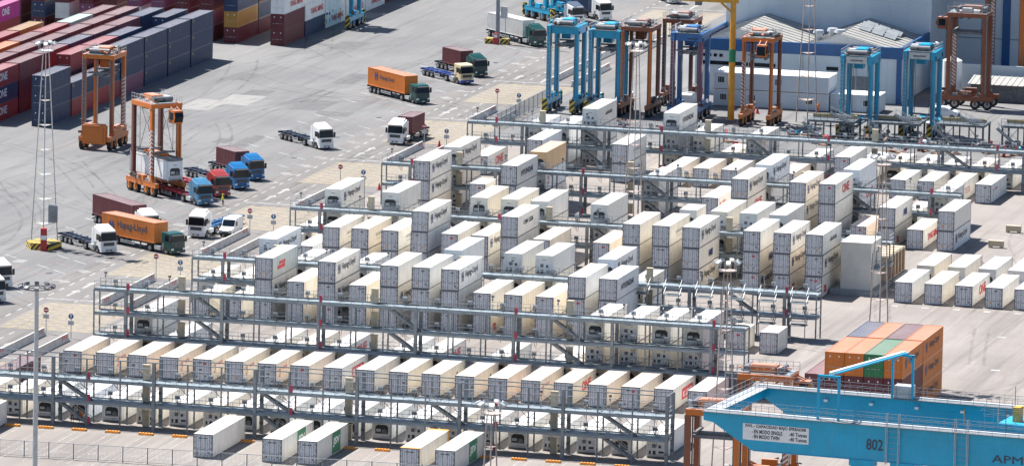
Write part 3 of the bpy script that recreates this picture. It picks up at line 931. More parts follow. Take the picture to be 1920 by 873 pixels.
def socket_mesh(k):
    def f():
        mb = MB()
        mb.box(-0.30, 0.30, -0.12, 0.0, 0.55, 1.05, 'galv'); mb.box(-0.04, 0.04, -0.08, 0.0, 0.0, 0.55, 'steel')
        for q in range(2 + k):
            x = -0.22 + q * 0.2
            mb.box(x - 0.05, x + 0.05, -0.17, -0.12, 0.70, 0.85, 'frame')
            mb.bar((x, -0.16, 0.7), (x + 0.25, -0.3, 0.02), 0.04, 0.04, 'black'); mb.bar((x, 0.03, 0.6), (x - 0.3, 0.35, -0.9 - 0.2 * q), 0.04, 0.04, 'black')
        mb.bar((0.8, -0.1, 0.1), (2.0, -0.25, 0.06), 0.08, 0.10, 'black') if k else mb.bar((-1.4, -0.1, 0.1), (-0.7, -0.25, 0.06), 0.08, 0.12, 'frame')
        return mb
    return cached(('socket_box', k), f)
def brace_mesh():
    def f():
        mb = MB()
        mb.bar((0, 0, -1.15), (0.85, 0, -0.30), 0.07, 0.07, 'steel')
        mb.bar((0, 0, -1.15), (-0.85, 0, -0.30), 0.07, 0.07, 'steel')
        return mb
    return cached(('knee_brace',), f)
def plat_mesh():
    def f():
        mb = MB()
        mb.box(-1.1, 1.1, -1.5, 0.0, -0.08, 0.0, 'grating')
        for x in (-1.08, 1.08):
            mb.bar((x, -1.45, 0), (x, -1.45, 1.1), 0.05, 0.05, 'galv')
            mb.bar((x, -1.45, 1.08), (x, 0, 1.9), 0.05, 0.05, 'galv')
            mb.bar((x, -1.45, 0), (x, 0.0, 0.9), 0.06, 0.16, 'galv')
            mb.bar((x * 0.9, -1.4, 0), (x * 0.9, -1.4, -2.45), 0.10, 0.10, 'steel')
        for z in (0.55, 1.08):
            mb.bar((-1.08, -1.45, z), (1.08, -1.45, z), 0.05, 0.05, 'galv')
        for k in range(3):
            mb.box(-1.0, 1.0, -1.1 + k * 0.4, -0.85 + k * 0.4, 0.15 + 0.25 * k, 0.19 + 0.25 * k, 'grating')
        return mb
    return cached(('access_platform',), f)

def rack(label, Y, dep, X0, nb, decks, ptop, ph, stairs, open_from=None, toprail=None, braces=False):
    t_ = thing('walkway_rack', label, 'walkway rack', (X0, Y, 0), 0, 'steel walkway racks between reefer rows')
    for i in range(nb + 1):
        for k, y in enumerate((0.08, dep - 0.08)):
            thick = (i % 3 == ph)
            obj('post', post_mesh(ptop, 0.40 if thick else 0.17), t_, (i * BAY, y, 0))
    for z in decks:
        for i in range(nb):
            obj('deck_panel', deck_mesh(dep), t_, (i * BAY, 0, z))
            obj('railing', rail_mesh(), t_, (i * BAY, 0.08, z))
            if not (open_from is not None and i >= open_from):
                obj('railing', rail_mesh(), t_, (i * BAY, dep - 0.08, z))
        for x in (0.02, nb * BAY - 0.02):
            mb = MB()
            for zz in (0.58, 1.1):
                mb.box(-0.025, 0.025, 0.1, dep - 0.1, zz - 0.025, zz + 0.03, 'galv')
            mb.box(-0.06, 0.06, 0.2, dep - 0.2, -0.3, -0.02, 'steel')
            obj('end_railing', mb, t_, (x, 0, z))
    for i in range(2, nb, 6):
        for z in decks + [0.0]:
            obj('socket_cabinet', cabinet_mesh(), t_, (i * BAY + 2.6, dep - 0.5, z + (0.02 if z else 0)))
    for i in range(1, nb, 3):
        for z in decks + [0.25]:
            if i % 6 == 1:
                obj('fire_cabinet', ext_mesh(), t_, (i * BAY + 0.35, -0.06, z + 0.05))
    for z in decks:
        for i in range(nb):
            obj('socket_box', socket_mesh(rnd.randrange(3)), t_, (i * BAY + 2.2, dep - 0.22, z + 0.02))
    for i in range(nb):
        if i % 2 == 0:
            obj('floodlight', spot_mesh(), t_, (i * BAY + 1.2, dep * 0.5, decks[-1] + 0.02))
    for s in stairs:
        lv = [0.0] + decks
        for a, c in zip(lv[:-1], lv[1:]):
            obj('stair', stair_mesh(round(c - a, 2)), t_, (s * BAY, 0.7, a + 0.02))
    if toprail:
        for y in (0.08, dep - 0.08):
            mb = MB(); mb.box(0, nb * BAY, -0.06, 0.06, -0.06, 0.06, 'steel')
            for i in range(nb):
                mb.box(i * BAY, i * BAY + 0.06, -0.05, 0.05, -0.4, -0.06, 'steel')
            obj('top_rail', mb, t_, (0, y, toprail))
        mb = MB(); mb.box(0, nb * BAY, -0.03, 0.03, -0.03, 0.03, 'galv')
        obj('cable_rail', mb, t_, (0, 0.08, toprail - 0.75))
        for i in (0, nb):
            mb = MB(); mb.box(-0.04, 0.04, 0.1, dep - 0.1, -0.04, 0.04, 'steel')
            obj('top_tie', mb, t_, (i * BAY, 0, toprail))
    if braces:
        for i in range(nb + 1):
            obj('knee_brace', brace_mesh(), t_, (i * BAY, 0.05, decks[-1]))
    if open_from is not None:
        for i in range(open_from, nb):
            for z in decks:
                obj('access_platform', plat_mesh(), t_, (i * BAY + 2.2, 0.0, z - 0.9))
    return t_
XR = 35.8
rack('two-deck walkway rack in front of the green-logo containers', -103.1, 3.1, XR - BAY * 24, 24, [3.05, 5.78], 8.45, 0, [6, 12, 17, 22], None, 8.45, True)
rack('tall three-deck walkway rack with reefers on both sides', -54.6, 2.6, -52.5, 20, [2.9, 5.85, 8.95], 8.95, 1, [3, 9, 14])
rack('walkway rack ending in bare access platforms near the white electrical house', -8.1, 3.0, -53.5, 20 + 0, [3.15, 6.15], 6.15, 1, [8, 17], 14)
rack('walkway rack with unused top deck next to the van and barriers', 39.9, 2.8, -53.8, 20, [3.15, 6.15], 6.15, 1, [5, 10])
rack('walkway rack crossing in front of the tan reefer', 87.2, 2.8, -53.7, 20, [3.15, 6.15], 6.15, 1, [9, 16])
rack('walkway rack beside the parked blue straddle carriers', 134.5, 3.0, -53.4, 22, [3.2, 6.2], 6.2, 2, [4, 10, 17])

# ------------------------------------------------------------------ dry container yard on the left
YC = [-127.2, -131.6, -135.95, -140.2, -144.2, -148.6]
YH = 2.7
def ys(j): return 222.8 - 12.85 * j
YARD = {  # (column, slot): colours bottom -> top
 (0, 0): [BLUE] * 3, (0, 1): [BLUE] * 3, (0, 2): [BLUE] * 3, (0, 3): [PURP, BLUE, BLUE], (0, 4): [RED, BLUE], (0, 5): [RED, BLUE], (0, 6): [BLUE] * 3,
 (1, 0): [BLUE] * 3, (1, 1): [MAROON, NAVY], (1, 2): [BLUE] * 3, (1, 3): [MAROON, MAROON, RED], (1, 4): [PURP, MAROON, RED],
 (2, 0): [NAVY, BLUE, BLUE], (2, 1): [MAROON, PURP, PINKR], (2, 2): [MAROON, MAROON, PINKR], (2, 3): [BLUE] * 3, (2, 4): [MAROON, RED, PINKR], (2, 5): [MAROON, MAROON, PINKR], (2, 6): [RED, NAVY, RED],
 (3, 0): [MAROON, PURP, PINKR], (3, 1): [MAROON, MAROON, PINKR], (3, 2): [PURP, MAROON, PINKR], (3, 3): [MAROON, MAROON, PINKR], (3, 4): [MAROON, MAROON, PINKR], (3, 5): [MAROON, MAROON, PINKR], (3, 6): [MAROON, MAROON, PINKR],
 (4, 0): [MAROON, PURP, PINKR], (4, 1): [LGREY, LGREY, MINT], (4, 2): [MAROON, MAROON, RED], (4, 3): [MAROON, PURP, PINKR], (4, 4): [RED, RED, ORANGE], (4, 5): [MAROON, MAROON, PINKR],
 (5, 2): [ORANGE, ORANGE, YEL], (5, 3): [MAROON, PURP, RED], (5, 4): [MAROON, MAROON, PINKR],
}
n_ = 0
for (c, j), cols in sorted(YARD.items()):
    for lev, colr in enumerate(cols):
        nl = len(cols)
        lab = '%s container, %s, %s column from straddle lane, %s slot from far end' % (CNAME[colr], LEVW[nl][lev], ORD[c + 1], ORD[j + 1])
        lg = None
        if (c, j) == (2, 6):
            lg = 'ONEw'
        o = dry(YC[c] + rnd.uniform(-0.05, 0.05), ys(j) + rnd.uniform(-0.08, 0.08), 0.01 + lev * YH, colr, lab, 12.192, 2.69, lg, PI if (c, j) == (0, 9) else 0, 'stacked containers of the dry yard')
        if c == 0 and colr == BLUE and j < 6:
            mb = MB(); mb.box(1.225, 1.232, -5.75, -4.85, 1.95, 2.35, 'lineyellow'); mb.box(1.232, 1.235, -5.65, -4.95, 2.05, 2.12, 'ink')
            obj('number_plate', mb, o)
# back block
BB = [(-120.7, [[MAROON, MAROON, WHITE], [BLUE, WHITE, WHITE], [WHITE, WHITE, MAROON], [WHITE, WHITE, WHITE], [WHITE, MAROON, RED], [MAROON, WHITE, BLUE], [BLUE, WHITE, WHITE]], {(0, 2): 'YM', (1, 1): 'YM', (2, 0): 'YM', (3, 0): 'YM', (4, 0): 'YM'}),
      (-129.0, [[MAROON, YEL, BLUE], [MAROON, BLUE, MAROON]], {}), (-133.4, [[MAROON, PURP, MAROON]], {}), (-137.7, [[PURP, MAROON, MAROON]], {}), (-142.0, [[MAROON, MAROON, PURP]], {}),
      (-146.3, [[LGREY, LGREY, PURP]], {}), (-150.6, [[MAROON, MAROON, MAROON]], {}), (-154.9, [[NAVY, PURP, MAROON]], {}), (-159.2, [[MAROON, LGREY, MAROON]], {}), (-163.5, [[MAROON, NAVY, MAROON]], {}), (-167.8, [[MAROON, MAROON, RED]], {}),
      (-172.1, [[PURP, MAROON, MAROON]], {}), (-176.4, [[MAROON, PURP, RED]], {})]
for ci, (X, slots, lg) in enumerate(BB):
    for j, cols in enumerate(slots):
        for lev, colr in enumerate(cols):
            lab = '%s container, %s, %s column of back block, %s from its near end' % (CNAME[colr], LEVW[3][lev], ORD[ci + 1], ORD[j + 1])
            dry(X, 255.3 + j * 12.75, 0.01 + lev * YH, colr, lab, 12.192, 2.69, lg.get((j, lev)), 0, 'stacked containers of the back block')
for lev, colr in enumerate([MAROON, RED, MAG]):
    o = dry(-161.5, 223.4, 0.01 + lev * YH, colr, '%s container, %s, in stack standing apart beside pale boxes' % (CNAME[colr], LEVW[3][lev]), 12.192, 2.69, 'ONEw' if colr == MAG else None, 0, 'stack with magenta top')
# stack behind the crane
OH = 2.9
OXS = [46.95, 49.47, 51.99, 54.51]
OSB = [[MAROON, ORANGE, BLUE], [MAROON, ORANGE, ORANGE], [ORANGE, ORANGE, MAROON], [ORANGE, ORANGE, ORANGE]]
OSF = [[MAROON, MAROON, ORANGE], [MAROON, MAROON, ORANGE], [MAROON, MAROON, GREEN], [MAROON, MAROON, ORANGE]]
for nm, Y, cols_ in (('shed-end', -53.0, OSB), ('crane-end', -65.6, OSF)):
    for i in range(4):
        for lev, colr in enumerate(cols_[i]):
            lg = 'HL' if (i == 3 and colr == ORANGE) else None
            dry(OXS[i], Y, 0.01 + lev * OH, colr, '%s container, %s, %s column, %s half of block by blue crane' % (CNAME[colr], LEVW[3][lev], ORD[i + 1], nm), 12.192, 2.89, lg, 0, 'tight block by the crane')
for lev in range(2):
    dry(44.43, -65.6, 0.01 + lev * OH, (RED, PINKR)[lev], ('red', 'faded red')[lev] + ' container, %s, lower column beside orange block by crane' % LEVW[2][lev], 12.192, 2.89, None, 0, 'tight block by the crane')
dry(-56.7, -83.2, 0.01, MAROON, 'dusty red container by the barrier ends at rack corner', 12.192, 2.6)
# ------------------------------------------------------------------ straddle carriers
OC = (0.56, 0.145, 0.015); BRN = (0.22, 0.065, 0.028); CB = (0.003, 0.30, 0.50); DB = (0.02, 0.13, 0.36)
def wheel_mesh(r, wd, rimm='rim'):
    def f():
        mb = MB()
        mb.cyl((0, -wd / 2, 0), (0, wd / 2, 0), r, 'tyre', 16)
        return mb
    return cached(('wheel', r, wd), f)
def rim_mesh(r, wd, rimm='rim'):
    def f():
        mb = MB()
        mb.cyl((0, -wd / 2 - 0.03, 0), (0, wd / 2 + 0.03, 0), r * 0.56, rimm, 12)
        mb.cyl((0, -wd / 2 - 0.06, 0), (0, wd / 2 + 0.06, 0), r * 0.2, 'frame', 8)
        return mb
    return cached(('rim', r, wd, rimm), f)
def add_wheel(par, x, y, r, wd, rimm='rim'):
    w_ = obj('wheel', wheel_mesh(r, wd), par, (x, y, r))
    obj('rim', rim_mesh(r, wd, rimm), w_)
    return w_
def straddle(label, x, y, rz, col, h=14.0, spread=None, engine=True, low=False, guard=False, col2=None, stripe=True, cabside=1, panel=False):
    t_ = thing('straddle_carrier', label, 'straddle carrier', (x, y, 0), rz)
    col2 = col2 or col
    HW = 2.25
    blue = col in (CB, DB)
    pm = 'gloss' if blue else 'paint'
    LX = 2.5 if blue else 2.9
    lw = 0.40 if blue else 0.31
    for s in (-1, 1):
        mb = MB()
        mb.box(-4.7, 4.7, s * HW - 0.3, s * HW + 0.3, 1.35, 2.05, pm)
        mb.box(-4.6, 4.6, s * HW + s * 0.3 - 0.03, s * HW + s * 0.3 + 0.03, 2.05, 2.12, pm)
        for xx in (-3.7, -1.7, 1.7, 3.7):
            mb.box(xx - 0.16, xx + 0.16, s * HW - 0.40, s * HW + 0.40, 0.75, 1.45, pm)
        obj('sill_beam', mb, t_, color=col)
        for xx in (-3.7, -1.7, 1.7, 3.7):
            add_wheel(t_, xx, s * HW, 0.84, 0.55, 'orange' if col == OC else 'rim')
        for xx in (-LX, LX):
            mb = MB()
            st = stripe and s == -1 and xx > 0
            mb.box(xx - lw, xx + lw, s * HW - lw * 0.85, s * HW + lw * 0.85, 2.05, h - 1.3, pm)
            if st:
                mb.box(xx - 0.32, xx + 0.32, s * HW - 0.28, s * HW + 0.28, 3.2, h - 4.5, 'redwhite')
            mb.box(xx - 0.5, xx + 0.5, s * HW - 0.28, s * HW + 0.28, 2.05, 2.5, pm)
            obj('leg', mb, t_, color=col2 if xx < 0 else col)
        mb = MB()
        mb.box(-3.2, 3.2, s * HW - 0.34, s * HW + 0.34, h - (1.9 if blue else 1.3), h - 0.6, pm)
        obj('top_beam', mb, t_, color=col)
        mb = MB()
        for q in range(9):
            xx = -3.3 + 6.6 * q / 8
            mb.bar((xx, s * (HW + 0.2), h - 0.6), (xx, s * (HW + 0.2), h + 0.4), 0.05, 0.05, 'galv')
        for zz in (h - 0.1, h + 0.4):
            mb.bar((-3.3, s * (HW + 0.2), zz), (3.3, s * (HW + 0.2), zz), 0.05, 0.05, 'galv')
        obj('railing', mb, t_)
        # ladder on leg
        mb = MB()
        for yy in (-0.22, 0.22):
            mb.bar((-3.3, s * HW + yy, 2.1), (-3.3, s * HW + yy, h - 1.0), 0.05, 0.05, 'galv')
        for q in range(int((h - 3) / 0.6)):
            mb.bar((-3.3, s * HW - 0.22, 2.3 + q * 0.6), (-3.3, s * HW + 0.22, 2.3 + q * 0.6), 0.04, 0.04, 'galv')
        if s == 1:
            obj('ladder', mb, t_)
        if guard:
            for xx in (-4.85, 4.85):
                mb = MB(); mb.box(xx - 0.12, xx + 0.12, s * HW - 0.42, s * HW + 0.42, 0.4, 2.5, 'blackyellow')
                obj('bumper_guard', mb, t_)
    for xx in (-LX, LX):
        mb = MB()
        mb.box(xx - 0.3, xx + 0.3, -HW + 0.34, HW - 0.34, h - (1.85 if blue else 1.25), h - 0.62, pm)
        obj('cross_beam', mb, t_, color=col)
    if panel:
        for xx in (-2.95, 2.95):
            mb = MB(); mb.box(xx - 0.03, xx + 0.03, -1.7, 1.7, h - 1.8, h - 0.75, 'galv'); mb.box(xx - 0.05, xx + 0.05, -1.0, 1.0, h - 1.45, h - 1.2, 'frame')
            obj('name_panel', mb, t_)
    mb = MB()
    mb.box(-3.1, 3.1, -HW + 0.3, HW - 0.3, h - 0.62, h - 0.52, 'grating')
    obj('top_platform', mb, t_)
    mb = MB()
    mb.box(-2.0, 1.2, -1.3, 0.5, h - 0.52, h + 0.35, pm)
    mb.box(-1.8, 1.0, -1.1, 0.3, h + 0.35, h + 0.42, pm)
    obj('hoist_housing', mb, t_, color=col)
    for xx in (1.8, -2.4):
        mb = MB(); mb.cyl((xx, -1.6, h - 0.1), (xx, 1.6, h - 0.1), 0.38, 'frame', 12)
        obj('hoist_drum', mb, t_)
    mb = MB()
    mb.box(-0.6, 0.9, 0.8, 1.9, h - 0.52, h + 0.15, 'galv')
    mb.box(-1.9, -0.9, 0.9, 1.8, h - 0.52, h - 0.1, 'white')
    obj('switch_cabinet', mb, t_)
    mb = MB()                                # pipes, motors and junk on the top deck
    q_ = random.Random(int(abs(x * 13 + y * 7)))
    for k in range(16):
        a = Vector((q_.uniform(-3.2, 3.2), q_.uniform(-2.3, 2.3), h - 0.45 + q_.uniform(0, 0.5)))
        mb.bar(a, a + Vector((q_.uniform(-1.6, 1.6), q_.uniform(-0.7, 0.7), q_.uniform(-0.1, 0.3))), q_.uniform(0.1, 0.45), q_.uniform(0.1, 0.4), q_.choice(('frame', 'galv', 'rust', 'dark', pm, pm)))
    for k in range(5):
        xx = q_.uniform(-3.2, 3.2)
        mb.bar((xx, -HW, h - 1.5), (xx + 0.8, HW, h - 1.5), 0.12, 0.12, 'dark')
    obj('deck_machinery', mb, t_, color=col)
    mb = MB()
    for s in (-1, 1):
        for k in range(9):
            a = Vector((q_.uniform(-4, 4), s * (HW + q_.uniform(-0.5, 0.45)), 2.1 + q_.uniform(0, 0.5)))
            mb.bar(a, a + Vector((q_.uniform(-1.2, 1.2), 0, q_.uniform(0, 0.6))), q_.uniform(0.1, 0.5), q_.uniform(0.1, 0.5), q_.choice(('frame', 'rust', 'dark', pm, 'galv')))
        for xx in (-LX, LX):
            mb.bar((xx + 0.45, s * (HW - 0.1), 2.2), (xx + 0.45, s * (HW - 0.1), h - 1.4), 0.07, 0.07, 'dark')
            mb.bar((xx - 0.45, s * (HW - 0.2), 2.2), (xx - 0.45, s * (HW - 0.2), h - 1.4), 0.12, 0.12, 'frame')
    obj('sill_machinery', mb, t_, color=col)
    # cab hung at the front end
    cy = cabside * 1.0
    mb = MB()
    mb.prism([(3.3, h - 1.5), (5.0, h - 1.5), (5.25, h - 2.4), (4.9, h - 3.4), (3.3, h - 3.4)], cy - 0.75, cy + 0.75, pm)
    cb = obj('cab', mb, t_, color=col)
    mb = MB()
    mb.prism([(4.98, h - 1.75), (5.08, h - 1.75), (5.32, h - 2.4), (5.02, h - 3.2), (4.92, h - 3.2), (5.2, h - 2.4)], cy - 0.66, cy + 0.66, 'glass')
    mb.box(3.7, 4.85, cy - 0.765, cy - 0.752, h - 2.9, h - 1.8, 'glass')
    mb.box(3.7, 4.85, cy + 0.752, cy + 0.765, h - 2.9, h - 1.8, 'glass')
    obj('window', mb, cb)
    mb = MB()
    mb.bar((3.2, cy - 0.5, h - 1.0), (4.4, cy - 0.5, h - 1.5), 0.14, 0.14, pm); mb.bar((3.2, cy + 0.5, h - 1.0), (4.4, cy + 0.5, h - 1.5), 0.14, 0.14, pm)
    obj('cab_bracket', mb, t_, color=col)
    if low:
        mb = MB()
        mb.box(-4.9, -3.9, -1.9, 1.9, 1.0, 3.9, pm); mb.box(-4.7, -4.0, -1.7, 1.7, 3.9, 4.1, pm); mb.box(-5.0, -4.9, -1.5, 1.5, 1.3, 3.5, pm)
        obj('engine_box', mb, t_, color=col)
        for s in (-1, 1):
            mb = MB()
            mb.box(-3.2, 3.2, s * HW - 0.5, s * HW + 0.3, 2.13, 3.1, pm); mb.box(-2.2, 0.5, s * HW - 0.4, s * HW + 0.2, 3.1, 3.6, pm)
            obj('side_tank', mb, t_, color=col)
    else:
        mb = MB()
        for s in (-1, 1):
            mb.box(-1.0, 0.9, s * HW - 0.33, s * HW + 0.33, 2.06, 2.9, pm); mb.box(1.2, 2.2, s * HW - 0.25, s * HW + 0.25, 2.06, 2.5, 'frame')
        obj('machinery_box', mb, t_, color=col)
    sz = spread if spread else h - 4.2
    mb = MB()
    mb.box(-3.0, 3.0, -0.55, 0.55, sz + 0.25, sz + 0.7, pm)
    for s in (-1, 1):
        mb.box(-6.0, 6.0, s * 0.9 - 0.12, s * 0.9 + 0.12, sz + 0.1, sz + 0.4, 'frame')
        mb.box(s * 6.0 - 0.15, s * 6.0 + 0.15, -1.2, 1.2, sz + 0.02, sz + 0.4, 'frame')
        mb.box(s * 2.2 - 0.2, s * 2.2 + 0.2, -1.9, 1.9, sz + 0.7, sz + 0.95, 'frame')
    if spread:
        obj('spreader', mb, t_, color=col)
    else:
        mb2 = MB()
        mb2.box(-2.4, 2.4, -0.6, 0.6, sz + 0.2, sz + 0.6, 'frame'); mb2.box(-2.6, 2.6, -1.2, -0.9, sz, sz + 0.4, 'frame'); mb2.box(-2.6, 2.6, 0.9, 1.2, sz, sz + 0.4, 'frame')
        mb2.box(-2.4, -2.0, -1.8, 1.8, sz + 0.6, sz + 0.85, 'frame'); mb2.box(2.0, 2.4, -1.8, 1.8, sz + 0.6, sz + 0.85, 'frame')
        obj('spreader', mb2, t_, color=col)
    mb = MB()
    for xx in (-2.2, 2.2):
        for yy in (-1.6, 1.6):
            mb.bar((xx, yy, sz + 0.8), (xx, yy, h - 0.7), 0.05, 0.05, 'black')
            if spread:
                mb.bar((xx, yy, sz + 0.9), (xx * 0.1, yy, sz + 5.0), 0.05, 0.05, 'black'); mb.bar((xx * 0.1, yy, sz + 5.0), (xx, yy, h - 1), 0.05, 0.05, 'black')
    obj('hoist_rope', mb, t_)
    return t_
A45 = R(-45)
straddle('orange straddle carrier holding a white reefer over red chassis', -88.1, 86.1, A45, OC, 14.3, 5.55, cabside=1, col2=(0.13, 0.035, 0.025))
reefer_lift = thing('reefer_container', 'white reefer hanging under the orange straddle carrier', 'reefer', (-88.1, 86.1, 2.62), A45 + PI / 2 - PI)
reefer_lift.rotation_euler = (0, 0, A45 - PI / 2)
obj('body', RB[12.192], reefer_lift, color=COOL)
obj('refrigeration_unit', RU[0], reefer_lift, (0, 6.096, 0), color=COOL)
o = obj('door', RD[0], reefer_lift, (-DOORW, -6.08, 0)); o = obj('door', RD[0], reefer_lift, (DOORW, -6.08, 0)); o.scale = (-1, 1, 1)
straddle('orange straddle carrier with low engine box beside slate blue stacks', -110.0, 129.0, R(90), OC, 15.2, None, low=True, col2=(0.30, 0.085, 0.03))
straddle('blue straddle carrier with name panel, nearer the cabins', -3.0, 185.0, R(90), CB, 13.8, 2.3, guard=True, stripe=False, panel=True)
straddle('blue straddle carrier with name panel, nearer the white car', 5.9, 190.5, R(90), CB, 14.3, 2.3, guard=True, stripe=False, panel=True)
straddle('blue straddle carrier with black and yellow guards beside the fence', -53.6, 196.2, R(90), CB, 14.6, None, guard=True, stripe=False)
straddle('blue straddle carrier between fence-side carrier and rusty brown carrier', -46.8, 196.6, R(90), CB, 14.2, None, guard=True, stripe=False)
straddle('rusty brown straddle carrier with yellow top box', -41.6, 197.0, R(90), BRN, 15.0, None, stripe=False, col2=OC)
straddle('dark blue straddle carrier with purple top frame', -33.4, 197.0, R(90), DB, 14.4, None, stripe=False, col2=(0.16, 0.05, 0.10))
straddle('rusty straddle carrier standing behind the dark blue carrier', -38.5, 212.5, R(90), BRN, 14.6, None, stripe=False, col2=(0.10, 0.03, 0.03))
straddle('orange straddle carrier in front of the stacked cabins', -20.8, 193.2, R(-90), OC, 14.8, None, col2=BRN, stripe=True)
straddle('brown straddle carrier parked sideways by the silo', 6.2, 226.0, R(180), BRN, 16.2, None)
straddle('brown straddle carrier parked sideways close to the warehouse wall', 8.5, 246.0, R(180), BRN, 20.0, None, col2=OC)
straddle('blue straddle carrier in the shade of the white lettered stack', -116.4, 285.0, R(90), CB, 14.0, None, guard=True, stripe=False)
straddle('blue straddle carrier over the lorry near the lamp pole', -85.5, 309.0, R(-45), CB, 14.0, None, guard=True, stripe=False)
straddle('orange straddle carrier standing behind the blue crane girder', 50.2, -112.0, 0.0, OC, 14.4, None, col2=BRN)
straddle('orange straddle carrier whose legs stand before the crane tip', 50.0, -137.5, 0.0, OC, 14.4, None, col2=BRN, stripe=False)

# ------------------------------------------------------------------ trucks
def tractor_parts(t_, col, lower=None, deflect=True, h=3.35, low2=None):
    lower = lower or col
    hb = h
    prof = [(0.85, 0.95), (1.05, 0.62), (2.30, 0.62), (2.95, 0.45), (3.02, 1.05), (3.00, 1.75), (2.86, hb - 0.45), (2.60, hb - 0.12), (2.2, hb), (0.85, hb + (0.42 if deflect else 0.05)), (0.75, hb + (0.42 if deflect else 0.05)), (0.75, 0.95)]
    mb = MB(); mb.prism(prof, -1.24, 1.24, 'gloss'); cab = obj('cab', bevel(mb, 'cab', 0.09), t_, color=col)
    if deflect:
        mb = MB(); mb.prism([(2.25, hb + 0.01), (1.5, hb + 0.42), (0.8, hb + 0.62), (0.8, hb + 0.40), (1.6, hb + 0.20)], -0.95, 0.95, 'gloss'); obj('roof_deflector', mb, t_, color=col)
        for s in (-1, 1):
            mb = MB(); mb.box(0.1, 0.75, s * 1.22 - 0.03, s * 1.22 + 0.03, 1.2, hb + 0.1, 'gloss'); obj('side_deflector', mb, t_, color=col)
    mb = MB(); mb.prism([(3.015, 1.86), (2.875, hb - 0.50), (2.89, hb - 0.50), (3.03, 1.86)], -1.12, 1.12, 'glass'); mb.prism([(2.99, 1.84), (2.84, hb - 0.42), (2.868, hb - 0.42), (3.018, 1.84)], -1.18, 1.18, 'black')
    obj('windshield', mb, cab)
    mb = MB(); mb.prism([(2.93, hb - 0.40), (3.18, hb - 0.36), (3.18, hb - 0.30), (2.80, hb - 0.22)], -1.1, 1.1, 'dark'); obj('sun_visor', mb, cab)
    for s in (-1, 1):
        y0, y1 = sorted((s * 1.243, s * 1.252))
        mb = MB(); mb.box(1.55, 2.66, y0, y1, 1.95, 2.75, 'glass'); mb.box(1.50, 1.53, y0, y1, 0.75, 2.85, 'black'); mb.box(2.68, 2.71, y0, y1, 0.95, 1.95, 'black'); mb.box(1.6, 1.78, y0, y1, 1.55, 1.62, 'black'); mb.prism([(1.12, 0.6), (1.25, 0.98), (1.55, 1.13), (1.95, 1.13), (2.25, 0.98), (2.38, 0.6)], y0, y1, 'black'); obj('side_window', mb, cab)
        mb = MB(); mb.box(0.95, 1.5, y0, y1, 2.0, 2.5, 'glass') if s > 0 else mb.box(0.95, 1.35, y0, y1, 0.7, 1.6, 'frame'); obj('locker', mb, cab)
        mb = MB(); mb.box(2.85, 3.05, min(s * 1.28, s * 1.55), max(s * 1.28, s * 1.55), 1.85, 2.65, 'black'); obj('mirror', mb, cab)
        mb = MB(); mb.box(2.98, 3.07, s * 1.0 - 0.2, s * 1.0 + 0.2, 0.75, 1.0, 'white'); obj('headlight', mb, t_)
        mb = MB(); mb.box(-0.9, 0.5, min(s * 0.75, s * 1.22), max(s * 0.75, s * 1.22), 0.5, 1.05, 'galv' if s < 0 else 'white'); obj('fuel_tank', mb, t_)
    mb = MB(); mb.box(3.005, 3.045, -0.85, 0.85, 1.15, 1.62, 'dark')
    for k in range(3): mb.box(3.045, 3.06, -0.8, 0.8, 1.2 + k * 0.15, 1.25 + k * 0.15, 'frame')
    obj('grille', mb, t_)
    mb = MB(); mb.box(2.6, 3.1, -1.24, 1.24, 0.32, 0.70, 'gloss'); mb.box(3.10, 3.11, -0.5, 0.5, 0.40, 0.62, 'dark'); mb.box(3.11, 3.115, -0.26, 0.26, 0.44, 0.54, 'white'); obj('bumper', mb, t_, color=lower)
    mb = MB(); mb.box(0.75, 2.3, -1.2, 1.2, 0.5, 0.62, 'black')
    for s in (-1, 1): mb.box(-3.1, 1.0, s * 0.42 - 0.06, s * 0.42 + 0.06, 0.75, 1.0, 'black')
    mb.box(-2.4, -1.3, -0.55, 0.55, 1.0, 1.16, 'frame'); mb.box(-3.1, -3.0, -1.2, 1.2, 0.6, 0.75, 'black')
    obj('frame', mb, t_)
    for s in (-1, 1):
        add_wheel(t_, 1.75, s * 1.03, 0.52, 0.32)
        add_wheel(t_, -1.95, s * 0.93, 0.52, 0.56)
        mb = MB(); mb.prism([(-2.6, 0.75), (-2.45, 1.12), (-1.45, 1.12), (-1.3, 0.75), (-1.4, 0.75), (-1.5, 1.07), (-2.4, 1.07), (-2.5, 0.75)], min(s * 0.62, s * 1.24), max(s * 0.62, s * 1.24), 'black'); obj('mudguard', mb, t_)
def tractor(label, x, y, rz, col, **k):
    t_ = thing('truck_tractor', label, 'truck', (x, y, 0), rz)
    tractor_parts(t_, col, **k)
    return t_
